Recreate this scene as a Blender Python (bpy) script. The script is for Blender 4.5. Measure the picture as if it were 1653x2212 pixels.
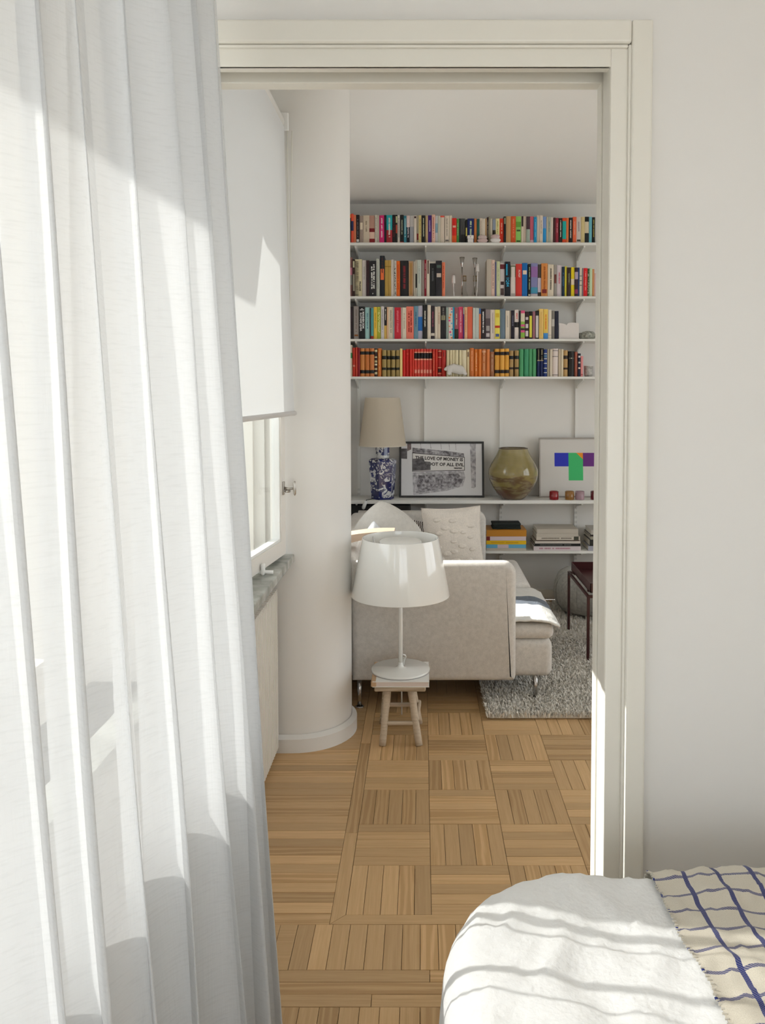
import bpy, bmesh, math, random
from mathutils import Vector, Matrix, noise

for o in list(bpy.data.objects):
    bpy.data.objects.remove(o, do_unlink=True)
SC = bpy.context.scene
COL = SC.collection
R = math.radians
random.seed(7)

# ------------------------------------------------------------------ camera
CAM_H, PITCH, FPX, PX, PY = 1.45, R(2.5), 1764.0, 911.0, 921.0
cd = bpy.data.cameras.new('camera')
cam = bpy.data.objects.new('camera', cd)
COL.objects.link(cam)
cam.location = (0, 0, CAM_H)
cam.rotation_euler = (R(90) - PITCH, 0, 0)
cd.sensor_fit = 'AUTO'
cd.sensor_width = 36
cd.lens = FPX / 2212 * 36
cd.shift_x = -(PX - 826.5) / 2212
cd.shift_y = -(1106 - PY) / 2212
cd.clip_start = 0.02
SC.camera = cam

# ------------------------------------------------------------------ sky, sun, exposure
SUN_DIR = Vector((1.0, -0.30, -0.60)).normalized()
w = bpy.data.worlds.new('sky')
SC.world = w
w.use_nodes = True
nt = w.node_tree
bg = nt.nodes['Background']
bg.inputs['Color'].default_value = (0.89, 0.93, 0.985, 1)
bg.inputs['Strength'].default_value = 1.4
sd = bpy.data.lights.new('sun', 'SUN')
sd.energy = 4.0
sd.angle = R(0.55)
sd.color = (1.0, 0.97, 0.93)
sun = bpy.data.objects.new('sun', sd)
COL.objects.link(sun)
sun.rotation_euler = SUN_DIR.to_track_quat('-Z', 'Y').to_euler()
sun.location = (-6, 2, 8)
vs = SC.view_settings
vs.view_transform = 'Standard'
vs.look = 'None'
vs.gamma = 1
vs.use_curve_mapping = False
vs.exposure = 1.38
SC.display_settings.display_device = 'sRGB'
try:
    SC.cycles.max_bounces = 7
    SC.cycles.diffuse_bounces = 5
    SC.cycles.glossy_bounces = 3
    SC.cycles.transmission_bounces = 5
    SC.cycles.transparent_max_bounces = 10
    SC.cycles.use_adaptive_sampling = True
    SC.cycles.adaptive_threshold = 0.06
    SC.cycles.use_denoising = True
except Exception:
    pass


def portal(y0, y1, z0, z1, x, rot=(0, R(-90), 0), loc=None):
    l = bpy.data.lights.new('portal', 'AREA')
    l.shape = 'RECTANGLE'
    l.size = z1 - z0
    l.size_y = y1 - y0
    l.cycles.is_portal = True
    o = bpy.data.objects.new('window_light_portal', l)
    COL.objects.link(o)
    o.location = loc or (x, (y0 + y1) / 2, (z0 + z1) / 2)
    o.rotation_euler = rot


# window openings of the left wall: (y0, y1, z0, z1)
WIN1 = (2.06, 3.21, 0.79, 2.46)
WIN2 = (3.72, 4.52, 0.80, 2.40)
WINB = (-0.70, 1.80, 0.80, 2.46)
portal(*WIN1, -0.94)
portal(*WIN2, -0.94)
portal(*WINB, -0.94)
FILL_WINR = (2.3, 4.5, 0.45, 2.50)          # unseen window added in the far right wall to brighten the living room
portal(*FILL_WINR, 3.47, rot=(0, R(90), 0))
FILL_WINX = (-0.3, 2.2, 0.25, 2.50)         # unseen window added behind the viewer to brighten the bedroom: x0, x1, z0, z1
portal(FILL_WINX[0], FILL_WINX[1], FILL_WINX[2], FILL_WINX[3], 0, rot=(R(90), 0, R(180)), loc=(0.95, -2.87, 1.375))
bpy.data.objects['window_light_portal.004'].data.size = 2.5
bpy.data.objects['window_light_portal.004'].data.size_y = 2.25


# ------------------------------------------------------------------ helpers
def lin(h):
    h = h.lstrip('#')
    out = []
    for i in (0, 2, 4):
        c = int(h[i:i + 2], 16) / 255
        out.append(c / 12.92 if c <= 0.04045 else ((c + 0.055) / 1.055) ** 2.4)
    return out


def alb(h, k=1.45):
    """surface colour behind a colour noted from the dim shelf wall"""
    return tuple(min(0.86, c * k) for c in lin(h))


_M = {}


def new_mat(name):
    m = bpy.data.materials.new(name)
    m.use_nodes = True
    return m, m.node_tree, m.node_tree.nodes['Principled BSDF']


def plain(name, rgb, rough=0.6, bump=0, scale=40, var=0.0, metal=0.0, spec=0.5, coat=0.0):
    if name in _M:
        return _M[name]
    m, t, p = new_mat(name)
    p.inputs['Base Color'].default_value = (*rgb[:3], 1)
    p.inputs['Roughness'].default_value = rough
    p.inputs['Metallic'].default_value = metal
    p.inputs['Specular IOR Level'].default_value = spec
    p.inputs['Coat Weight'].default_value = coat
    if bump or var:
        tc = t.nodes.new('ShaderNodeTexCoord')
        n = t.nodes.new('ShaderNodeTexNoise')
        n.inputs['Scale'].default_value = scale
        n.inputs['Detail'].default_value = 5
        t.links.new(tc.outputs['Object'], n.inputs['Vector'])
        if bump:
            b = t.nodes.new('ShaderNodeBump')
            b.inputs['Strength'].default_value = bump
            b.inputs['Distance'].default_value = 0.004
            t.links.new(n.outputs['Fac'], b.inputs['Height'])
            t.links.new(b.outputs['Normal'], p.inputs['Normal'])
        if var:
            r = t.nodes.new('ShaderNodeValToRGB')
            r.color_ramp.elements[0].color = (*[c * (1 - var) for c in rgb[:3]], 1)
            r.color_ramp.elements[1].color = (*[min(0.95, c * (1 + var)) for c in rgb[:3]], 1)
            r.color_ramp.elements[0].position = 0.3
            r.color_ramp.elements[1].position = 0.7
            t.links.new(n.outputs['Fac'], r.inputs['Fac'])
            t.links.new(r.outputs['Color'], p.inputs['Base Color'])
    _M[name] = m
    return m


def hexmat(h, rough=0.45, k=1.45):
    return plain('print_' + h.lstrip('#') + ('' if rough == 0.45 else '_%d' % int(rough * 100)), alb(h, k), rough, spec=0.4)


class MB:
    """collects shapes into one mesh"""

    def __init__(s):
        s.v, s.f, s.sm = [], [], []

    def add(s, vs, fs, smooth=False):
        b = len(s.v)
        s.v += [tuple(p) for p in vs]
        s.f += [tuple(b + i for i in f) for f in fs]
        s.sm += [smooth] * len(fs)
        return s

    def box(s, x0, x1, y0, y1, z0, z1, M=None):
        vs = [Vector((x, y, z)) for x in (x0, x1) for y in (y0, y1) for z in (z0, z1)]
        if M is not None:
            vs = [M @ p for p in vs]
        return s.add(vs, [(0, 1, 3, 2), (4, 6, 7, 5), (0, 4, 5, 1), (2, 3, 7, 6), (0, 2, 6, 4), (1, 5, 7, 3)])

    def rbox(s, x0, x1, y0, y1, z0, z1, r=0.01, seg=2, M=None, smooth=True):
        bm = bmesh.new()
        bmesh.ops.create_cube(bm, size=1)
        for v in bm.verts:
            v.co = Vector(((x0 + x1) / 2 + v.co.x * (x1 - x0), (y0 + y1) / 2 + v.co.y * (y1 - y0), (z0 + z1) / 2 + v.co.z * (z1 - z0)))
        bmesh.ops.bevel(bm, geom=bm.edges[:], offset=r, segments=seg, profile=0.5, affect='EDGES')
        bm.verts.ensure_lookup_table()
        vs = [v.co.copy() for v in bm.verts]
        if M is not None:
            vs = [M @ p for p in vs]
        fs = [[v.index for v in f.verts] for f in bm.faces]
        bm.free()
        return s.add(vs, fs, smooth)

    def lathe(s, prof, n=32, c=(0, 0, 0), smooth=True, M=None):
        vs, fs = [], []
        m = len(prof)
        for i in range(n):
            a = 2 * math.pi * i / n
            for (r, z) in prof:
                vs.append(Vector((c[0] + r * math.cos(a), c[1] + r * math.sin(a), c[2] + z)))
        if M is not None:
            vs = [M @ p for p in vs]
        for i in range(n):
            j = (i + 1) % n
            for k in range(m - 1):
                fs.append((i * m + k, j * m + k, j * m + k + 1, i * m + k + 1))
        return s.add(vs, fs, smooth)

    def tube(s, path, r, n=8, smooth=True, cap=True):
        path = [Vector(p) for p in path]
        rs = r if isinstance(r, (list, tuple)) else [r] * len(path)
        vs, fs = [], []
        up = Vector((0, 0, 1))
        for i, p in enumerate(path):
            d = (path[min(i + 1, len(path) - 1)] - path[max(i - 1, 0)]).normalized()
            a = d.cross(up)
            if a.length < 0.05:
                a = d.cross(Vector((0, 1, 0)))
            a.normalize()
            b = a.cross(d)
            for k in range(n):
                t = 2 * math.pi * k / n
                vs.append(p + (a * math.cos(t) + b * math.sin(t)) * rs[i])
        for i in range(len(path) - 1):
            for k in range(n):
                l = (k + 1) % n
                fs.append((i * n + k, i * n + l, (i + 1) * n + l, (i + 1) * n + k))
        if cap:
            fs.append(tuple(range(n))[::-1])
            fs.append(tuple((len(path) - 1) * n + k for k in range(n)))
        return s.add(vs, fs, smooth)

    def prism(s, poly, axis, a0, a1, smooth=False):
        """poly: 2D points; axis: the extruded one; the other two keep x,y,z order"""
        def P(q, a):
            return {'x': (a, q[0], q[1]), 'y': (q[0], a, q[1]), 'z': (q[0], q[1], a)}[axis]
        n = len(poly)
        vs = [P(q, a0) for q in poly] + [P(q, a1) for q in poly]
        vs = vs + vs                      # the end faces keep their own corners, so smooth sides shade true
        fs = [tuple(range(2 * n, 3 * n))[::-1], tuple(range(3 * n, 4 * n))]
        fs += [(i, (i + 1) % n, n + (i + 1) % n, n + i) for i in range(n)]
        return s.add(vs, fs, smooth)

    def grid(s, fn, nu, nv, smooth=True):
        vs = [fn(i / nu, j / nv) for i in range(nu + 1) for j in range(nv + 1)]
        fs = []
        for i in range(nu):
            for j in range(nv):
                a = i * (nv + 1) + j
                fs.append((a, a + nv + 1, a + nv + 2, a + 1))
        return s.add(vs, fs, smooth)

    def mesh(s, name, mat):
        me = bpy.data.meshes.new(name)
        me.from_pydata(s.v, [], s.f)
        me.polygons.foreach_set('use_smooth', s.sm)
        if mat:
            me.materials.append(mat)
        bm = bmesh.new()
        bm.from_mesh(me)
        bmesh.ops.recalc_face_normals(bm, faces=bm.faces)
        bm.to_mesh(me)
        bm.free()
        return me

    def build(s, name, mat, parent=None, label=None, loc=None):
        o = bpy.data.objects.new(name, s.mesh(name, mat))
        COL.objects.link(o)
        if parent is not None:
            o.parent = parent
        if loc is not None:
            o.location = loc
        if label:
            o['label'] = label
        return o


def tag(o, label, cat, group=None, kind=None):
    o['label'] = label
    if cat:
        o['category'] = cat
    if group:
        o['group'] = group
    if kind:
        o['kind'] = kind
    return o


def empty(name, loc=(0, 0, 0), rz=0, rot=None):
    o = bpy.data.objects.new(name, None)
    COL.objects.link(o)
    o.location = loc
    o.rotation_euler = rot or (0, 0, rz)
    o.empty_display_size = 0.05
    return o


def struct(o, label=None):
    o['kind'] = 'structure'
    if label:
        o['label'] = label
    return o


def at(px, py, Y):
    dx, dy = (px - PX) / FPX, (PY - py) / FPX
    vy = math.cos(PITCH) + dy * math.sin(PITCH)
    vz = -math.sin(PITCH) + dy * math.cos(PITCH)
    t = Y / vy
    return Vector((dx * t, Y, CAM_H + vz * t))


def text_mesh(txt, size, mat, parent, loc, rot, name='lettering', align='CENTER', extrude=0.0004, sx=1.0, bold=0.0):
    c = bpy.data.curves.new('t', 'FONT')
    c.body = txt
    c.size = size
    c.align_x = align
    c.align_y = 'CENTER'
    c.extrude = extrude
    c.offset = bold
    c.resolution_u = 2
    t = bpy.data.objects.new('t', c)
    COL.objects.link(t)
    bpy.context.view_layer.update()
    me = bpy.data.meshes.new_from_object(t)
    bpy.data.objects.remove(t, do_unlink=True)
    me.materials.clear()
    me.materials.append(mat)
    o = bpy.data.objects.new(name, me)
    COL.objects.link(o)
    o.parent = parent
    o.location = loc
    o.rotation_euler = rot
    o.scale = (sx, 1, 1)
    return o


# ------------------------------------------------------------------ materials
WALL = plain('white_wall_paint', (0.80, 0.78, 0.745), 0.75)
CEIL = plain('ceiling_paint', (0.88, 0.875, 0.86), 0.85)
TRIM = plain('cream_gloss_trim_paint', (0.80, 0.77, 0.69), 0.32, bump=0.04, scale=25)
SHELFW = plain('white_shelf_lacquer', (0.80, 0.79, 0.75), 0.4)
SASH = plain('sash_paint', (0.80, 0.77, 0.72), 0.35)
WHITEPL = plain('white_plastic', (0.85, 0.85, 0.83), 0.3)
LAMPW = plain('glossy_white_lamp_enamel', (0.84, 0.83, 0.79), 0.12, coat=0.5)
CHROME = plain('brushed_steel', (0.52, 0.50, 0.48), 0.18, metal=1.0)
NICKEL = plain('aged_nickel', (0.45, 0.42, 0.38), 0.28, metal=1.0)
BRASS = plain('old_brass', (0.45, 0.33, 0.16), 0.35, metal=1.0)
BLACK = plain('black_lacquer', (0.012, 0.011, 0.011), 0.45)
DARK = plain('dark_slot', (0.03, 0.025, 0.02), 0.9)


def glass_mat(name, rgb=(0.975, 0.985, 0.98), refl=1.0):
    m, t, p = new_mat(name)
    t.nodes.remove(p)
    out = t.nodes['Material Output']
    tr = t.nodes.new('ShaderNodeBsdfTransparent')
    tr.inputs['Color'].default_value = (*rgb, 1)
    gl = t.nodes.new('ShaderNodeBsdfGlossy')
    gl.inputs['Roughness'].default_value = 0.02
    fr = t.nodes.new('ShaderNodeLayerWeight')
    pw = t.nodes.new('ShaderNodeMath')
    pw.operation = 'POWER'
    pw.inputs[1].default_value = 4.5
    ml = t.nodes.new('ShaderNodeMath')
    ml.operation = 'MULTIPLY_ADD'
    ml.inputs[1].default_value = 0.6
    ml.inputs[2].default_value = 0.025
    mx = t.nodes.new('ShaderNodeMixShader')
    t.links.new(fr.outputs['Facing'], pw.inputs[0])
    t.links.new(pw.outputs['Value'], ml.inputs[0])
    t.links.new(ml.outputs['Value'], mx.inputs['Fac'])
    t.links.new(tr.outputs['BSDF'], mx.inputs[1])
    t.links.new(gl.outputs['BSDF'], mx.inputs[2])
    t.links.new(mx.outputs['Shader'], out.inputs['Surface'])
    return m


def cloth_sheet_mat(name, rgb, transl, transp, bump=0.25, weave=900, slub=True):
    """thin fabric: diffuse + light coming through + open weave"""
    m, t, p = new_mat(name)
    t.nodes.remove(p)
    out = t.nodes['Material Output']
    N, L = t.nodes.new, t.links.new
    uv = N('ShaderNodeTexCoord')
    mp = N('ShaderNodeMapping')
    mp.inputs['Scale'].default_value = (70, 620, 1)
    L(uv.outputs['UV'], mp.inputs['Vector'])
    nz = N('ShaderNodeTexNoise')
    nz.inputs['Scale'].default_value = 1.0
    nz.inputs['Detail'].default_value = 6
    L(mp.outputs['Vector'], nz.inputs['Vector'])
    mp2 = N('ShaderNodeMapping')
    mp2.inputs['Scale'].default_value = (420, 14, 1)
    L(uv.outputs['UV'], mp2.inputs['Vector'])
    nz2 = N('ShaderNodeTexNoise')
    nz2.inputs['Scale'].default_value = 1.0
    nz2.inputs['Detail'].default_value = 4
    L(mp2.outputs['Vector'], nz2.inputs['Vector'])
    ad = N('ShaderNodeMath')
    ad.operation = 'ADD'
    L(nz.outputs['Fac'], ad.inputs[0])
    L(nz2.outputs['Fac'], ad.inputs[1])
    bp = N('ShaderNodeBump')
    bp.inputs['Strength'].default_value = bump
    bp.inputs['Distance'].default_value = 0.002
    L(ad.outputs['Value'], bp.inputs['Height'])
    rp = N('ShaderNodeValToRGB')
    rp.color_ramp.elements[0].position = 0.25
    rp.color_ramp.elements[0].color = (*[c * 0.93 for c in rgb], 1)
    rp.color_ramp.elements[1].position = 0.5
    rp.color_ramp.elements[1].color = (*rgb, 1)
    L(nz.outputs['Fac'], rp.inputs['Fac'])
    df = N('ShaderNodeBsdfDiffuse')
    tl = N('ShaderNodeBsdfTranslucent')
    tp = N('ShaderNodeBsdfTransparent')
    L(rp.outputs['Color'], df.inputs['Color'])
    L(rp.outputs['Color'], tl.inputs['Color'])
    L(bp.outputs['Normal'], df.inputs['Normal'])
    m1 = N('ShaderNodeMixShader')
    m1.inputs['Fac'].default_value = transl
    L(df.outputs['BSDF'], m1.inputs[1])
    L(tl.outputs['BSDF'], m1.inputs[2])
    m2 = N('ShaderNodeMixShader')
    m2.inputs['Fac'].default_value = transp
    L(m1.outputs['Shader'], m2.inputs[1])
    L(tp.outputs['BSDF'], m2.inputs[2])
    L(m2.outputs['Shader'], out.inputs['Surface'])
    return m


def fabric(name, rgb, scale=500, bump=0.4, var=0.12):
    m, t, p = new_mat(name)
    N, L = t.nodes.new, t.links.new
    tc = N('ShaderNodeTexCoord')
    n = N('ShaderNodeTexNoise')
    n.inputs['Scale'].default_value = scale
    n.inputs['Detail'].default_value = 3
    L(tc.outputs['Object'], n.inputs['Vector'])
    n2 = N('ShaderNodeTexNoise')
    n2.inputs['Scale'].default_value = scale * 0.12
    n2.inputs['Detail'].default_value = 4
    L(tc.outputs['Object'], n2.inputs['Vector'])
    a = N('ShaderNodeMath')
    a.operation = 'MULTIPLY_ADD'
    a.inputs[1].default_value = 0.6
    L(n2.outputs['Fac'], a.inputs[0])
    L(n.outputs['Fac'], a.inputs[2])
    r = N('ShaderNodeValToRGB')
    r.color_ramp.elements[0].position = 0.5
    r.color_ramp.elements[1].position = 1.05
    r.color_ramp.elements[0].color = (*[c * (1 - var) for c in rgb], 1)
    r.color_ramp.elements[1].color = (*[min(0.92, c * (1 + var)) for c in rgb], 1)
    L(a.outputs['Value'], r.inputs['Fac'])
    L(r.outputs['Color'], p.inputs['Base Color'])
    b = N('ShaderNodeBump')
    b.inputs['Strength'].default_value = bump
    b.inputs['Distance'].default_value = 0.0015
    L(a.outputs['Value'], b.inputs['Height'])
    L(b.outputs['Normal'], p.inputs['Normal'])
    p.inputs['Roughness'].default_value = 0.9
    p.inputs['Specular IOR Level'].default_value = 0.15
    p.inputs['Sheen Weight'].default_value = 0.15
    return m


def wood_mat(name, c0, c1, rough=0.38, rings=9, per_object=True):
    """grain runs along local X; colour drifts from board to board"""
    m, t, p = new_mat(name)
    N, L = t.nodes.new, t.links.new
    tc = N('ShaderNodeTexCoord')
    oi = N('ShaderNodeObjectInfo')
    mul = N('ShaderNodeMath')
    mul.operation = 'MULTIPLY'
    mul.inputs[1].default_value = 37.0
    L(oi.outputs['Random'], mul.inputs[0])
    cmb = N('ShaderNodeCombineXYZ')
    for i in range(3):
        L(mul.outputs['Value'], cmb.inputs[i])
    add = N('ShaderNodeVectorMath')
    add.operation = 'ADD'
    L(tc.outputs['Object'], add.inputs[0])
    L(cmb.outputs['Vector'], add.inputs[1])
    mp = N('ShaderNodeMapping')
    mp.inputs['Scale'].default_value = (1.6, 22, 22)
    L(add.outputs['Vector'], mp.inputs['Vector'])
    w1 = N('ShaderNodeTexWave')
    w1.wave_type = 'RINGS'
    w1.rings_direction = 'X'
    w1.inputs['Scale'].default_value = 0.9
    w1.inputs['Distortion'].default_value = rings
    w1.inputs['Detail'].default_value = 3
    w1.inputs['Detail Scale'].default_value = 1.2
    L(mp.outputs['Vector'], w1.inputs['Vector'])
    mp2 = N('ShaderNodeMapping')
    mp2.inputs['Scale'].default_value = (10, 230, 230)
    L(add.outputs['Vector'], mp2.inputs['Vector'])
    n = N('ShaderNodeTexNoise')
    n.inputs['Scale'].default_value = 1
    n.inputs['Detail'].default_value = 5
    L(mp2.outputs['Vector'], n.inputs['Vector'])
    # strong ring figure only on some boards
    gt = N('ShaderNodeMapRange')
    gt.inputs['From Min'].default_value = 0.55
    gt.inputs['From Max'].default_value = 0.75
    gt.inputs['To Min'].default_value = 0.06
    gt.inputs['To Max'].default_value = 0.42
    fr_ = N('ShaderNodeMath')
    fr_.operation = 'FRACT'
    L(mul.outputs['Value'], fr_.inputs[0])
    L(fr_.outputs['Value'], gt.inputs['Value'])
    wv = N('ShaderNodeMath')
    wv.operation = 'MULTIPLY'
    L(w1.outputs['Fac'], wv.inputs[0])
    L(gt.outputs['Result'], wv.inputs[1])
    mx = N('ShaderNodeMath')
    mx.operation = 'MULTIPLY_ADD'
    mx.inputs[1].default_value = 0.42
    L(n.outputs['Fac'], mx.inputs[0])
    L(wv.outputs['Value'], mx.inputs[2])
    r = N('ShaderNodeValToRGB')
    r.color_ramp.elements[0].position = 0.02
    r.color_ramp.elements[1].position = 0.50
    r.color_ramp.elements[0].color = (*c0, 1)
    r.color_ramp.elements[1].color = (*c1, 1)
    L(mx.outputs['Value'], r.inputs['Fac'])
    hs = N('ShaderNodeHueSaturation')
    mr = N('ShaderNodeMapRange')
    mr.inputs['To Min'].default_value = 0.80
    mr.inputs['To Max'].default_value = 1.15
    L(oi.outputs['Random'], mr.inputs['Value'])
    L(mr.outputs['Result'], hs.inputs['Value'])
    L(r.outputs['Color'], hs.inputs['Color'])
    L((hs if per_object else r).outputs['Color'], p.inputs['Base Color'])
    b = N('ShaderNodeBump')
    b.inputs['Strength'].default_value = 0.12
    b.inputs['Distance'].default_value = 0.001
    L(n.outputs['Fac'], b.inputs['Height'])
    L(b.outputs['Normal'], p.inputs['Normal'])
    p.inputs['Roughness'].default_value = rough
    return m


OAK = wood_mat('oak_parquet', (0.70, 0.47, 0.245), (0.50, 0.305, 0.135), 0.42)
PALEWOOD = wood_mat('pale_driftwood', (0.68, 0.57, 0.44), (0.40, 0.31, 0.21), 0.7, per_object=False)
BIRCH = wood_mat('pale_birch_ply', (0.74, 0.58, 0.45), (0.62, 0.46, 0.34), 0.45, rings=3, per_object=False)
PANE = glass_mat('window_glass')

# ================================================================== STRUCTURE
XL, YB, ZC = -0.62, 5.62, 2.72          # left wall, back wall, ceiling
DY0, DY1 = 1.86, 1.975                  # the wall with the doorway
# ---- left wall with its window openings
m = MB()
XO = -0.92


def wall_x(m, x0, x1, y0, y1, holes, z1=ZC, z0=0.0):
    ys = sorted({y0, y1, *[h[0] for h in holes], *[h[1] for h in holes]})
    for a, b in zip(ys[:-1], ys[1:]):
        hs = [h for h in holes if h[0] <= a and h[1] >= b]
        if not hs:
            m.box(x0, x1, a, b, z0, z1)
        else:
            h = hs[0]
            m.box(x0, x1, a, b, z0, h[2])
            m.box(x0, x1, a, b, h[3], z1)


wall_x(m, XO, XL, -2.7, 3.30, [WIN1, WINB])
wall_x(m, XO, -0.50, 3.30, 5.75, [WIN2])
struct(m.build('wall_left', WALL), 'white painted left wall with window openings')

# rounded pier between the windows
cx, cy, rr = -0.52, 3.45, 0.22


def pier_outline(r):
    pts = [(-0.70, cy - r)]
    for i in range(0, 25):
        a = -math.pi / 2 + math.pi * i / 24
        pts.append((cx + r * math.cos(a), cy + r * math.sin(a)))
    pts.append((-0.70, cy + r))
    return pts


m = MB().prism(pier_outline(rr), 'z', 0, ZC, smooth=False)
for i in range(2, len(m.f)):
    m.sm[i] = True
pier = struct(m.build('wall_pier', WALL), 'rounded white pier beside the window')
m = MB().prism(pier_outline(rr + 0.022), 'z', 0, 0.055)
for i in range(2, len(m.f)):
    m.sm[i] = True
n0, n1 = pier_outline(rr + 0.022), pier_outline(rr + 0.002)
k = len(n0)
m.add([(x, y, 0.055) for x, y in n0] + [(x, y, 0.068) for x, y in n1], [(i, i + 1, k + i + 1, k + i) for i in range(k - 1)], True)
bp_ = m.build('plinth', WALL, pier)

# ---- wall with the doorway
JR, JL, JT = 0.42, -0.52, 2.17
m = MB()
m.box(XO, JL - 0.05, DY0, DY1, 0, ZC)
m.box(JR + 0.05, 3.4, DY0, DY1, 0, ZC)
m.box(JL - 0.05, JR + 0.05, DY0, DY1, JT + 0.07, ZC)
struct(m.build('wall_front', WALL), 'white wall around the doorway')

fr = struct(empty('trim_1', (0, DY0, 0)), 'cream painted door frame with stepped casing and sliding-door slot')


def tb(name, mt, x0, x1, y0, y1, z0, z1, r=0.0025, seg=2):
    mm = MB()
    mm.rbox(x0, x1, y0 - DY0, y1 - DY0, z0, z1, r, seg, smooth=False)
    return mm.build(name, mt, fr)


for s in (1, -1):
    def X(a, b):
        return (a, b) if s == 1 else (JL + JR - b, JL + JR - a)
    # near lining, far lining with a slot between them
    tb('jamb', TRIM, *X(JR, JR + 0.05), 1.850, 1.884, 0, JT + 0.001)
    tb('jamb', TRIM, *X(JR, JR + 0.05), 1.942, 1.985, 0, JT + 0.001)
    tb('inner_casing', TRIM, *X(JR + 0.001, JR + 0.040), 1.848, 1.860, 0, JT + 0.04, 0.002)
    tb('casing_bead', TRIM, *X(JR + 0.038, JR + 0.045), 1.839, 1.860, 0, JT + 0.045, 0.003)
    tb('outer_casing', TRIM, *X(JR + 0.044, JR + 0.091), 1.832, 1.862, 0, JT + 0.097, 0.006, 3)
    tb('outer_casing', TRIM, *X(JR + 0.03, JR + 0.091), 1.973, 1.995, 0, JT + 0.09, 0.006, 3)
tb('head_lining', TRIM, JL - 0.05, JR + 0.05, 1.850, 1.884, JT, JT + 0.07)
tb('head_lining', TRIM, JL - 0.05, JR + 0.05, 1.942, 1.985, JT - 0.002, JT + 0.07)
tb('inner_casing', TRIM, JL, JR, 1.848, 1.860, JT + 0.0, JT + 0.040, 0.002)
tb('casing_bead', TRIM, JL - 0.0375, JR + 0.0375, 1.839, 1.860, JT + 0.038, JT + 0.045, 0.003)
tb('outer_casing', TRIM, JL - 0.0435, JR + 0.0435, 1.8315, 1.862, JT + 0.0455, JT + 0.097, 0.006, 3)
tb('outer_casing', TRIM, JL - 0.029, JR + 0.029, 1.973, 1.995, JT + 0.03, JT + 0.09, 0.006, 3)
tb('slot_lining', plain('slot_wood', (0.42, 0.38, 0.32), 0.8), JL - 0.05, JR + 0.05, 1.884, 1.942, JT + 0.05, JT + 0.068)
tb('slot_gap', DARK, JR + 0.012, JR + 0.05, 1.884, 1.942, 0, JT + 0.05)
for zz in (1.105, 0.86):
    tb('screw_hole', plain('bare_wood_chip', (0.35, 0.16, 0.07), 0.8), JR + 0.002, JR + 0.014, 1.943, 1.950, zz, zz + 0.022, 0.001)
# sliding door pushed into the wall: its edge fills the slot
dr = struct(empty('door_1', (JR, 1.912, 0)), 'cream sliding door pushed into the wall, only its edge showing')
m = MB().rbox(0.003, 0.85, -0.024, 0.0255, 0.01, JT + 0.03, 0.003, 2, smooth=False)
m.build('door_leaf', TRIM, dr)

# ---- other walls, ceiling
struct(MB().box(-0.92, 3.5, YB, YB + 0.15, 0, ZC).build('wall_back', WALL), 'white wall behind the bookshelves')
m = MB()
wall_x(m, 3.3, 3.45, DY1, YB, [FILL_WINR])
struct(m.build('wall_right', WALL), 'white wall at the far right of the living room')
struct(MB().box(2.5, 2.65, -2.7, DY0, 0, ZC).build('wall_bedside', WALL), 'white wall beyond the bed')
m = MB()
m.box(XO, FILL_WINX[0], -2.85, -2.7, 0, ZC).box(FILL_WINX[1], 2.65, -2.85, -2.7, 0, ZC).box(FILL_WINX[0], FILL_WINX[1], -2.85, -2.7, 0, FILL_WINX[2]).box(FILL_WINX[0], FILL_WINX[1], -2.85, -2.7, FILL_WINX[3], ZC)
struct(m.build('wall_rear', WALL), 'white bedroom wall behind the viewer')
struct(MB().box(XO, 3.5, -2.85, YB + 0.15, ZC, ZC + 0.1).build('ceiling', CEIL), 'white ceiling over both rooms')
m = MB().rbox(-0.49, 3.3, YB - 0.016, YB, 0.012, 0.075, 0.004, 2, smooth=False)
struct(m.build('baseboard_back', TRIM), 'cream baseboard along the back wall')

# ---- outside: yard far below and an unseen slab added overhead to shape the sunlight
struct(MB().box(-40, 45, -40, 45, -9.1, -9.0).build('ground_outside', plain('pale_yard', (0.70, 0.69, 0.65), 0.9, var=0.1, scale=0.3)), 'pale yard outside the windows')
m = MB().box(-17, -16, -40, 14, -9.0, 4.0)
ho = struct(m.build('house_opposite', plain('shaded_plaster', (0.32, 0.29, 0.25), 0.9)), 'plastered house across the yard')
MB().prism([(-17.4, 3.9), (-15.7, 3.9), (-16.5, 4.7)], 'y', -40, 14).build('roof', plain('roof_tiles', (0.28, 0.13, 0.09), 0.8), ho)
blocker = [(-0.92, -3.5), (-2.07, -3.5), (-2.07, 2.36), (-2.25, 2.44), (-2.25, 3.165), (-1.83, 3.150), (-1.87, 3.20), (-1.917, 3.44), (-1.93, 3.62), (-2.23, 3.66), (-2.23, 7.5), (-0.92, 7.5)]  # made-up outline, notched so its shadow edge shapes the sun on blind and curtain
struct(MB().prism([(a, b) for a, b in blocker], 'z', 2.75, 2.90).build('sun_blocker_slab', plain('blocker_concrete', (0.55, 0.53, 0.5), 0.9)), 'unseen overhead slab added to shape sun and shade at the windows')

# ================================================================== FLOOR
T, ST = 0.237, 0.0474
floor = struct(MB().box(XO, 3.4, -2.7, YB, -0.10, -0.012).build('floor', plain('dark_joint', (0.10, 0.055, 0.025), 0.9)), 'oak parquet floor in basket-weave squares')
_pl = {}


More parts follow.
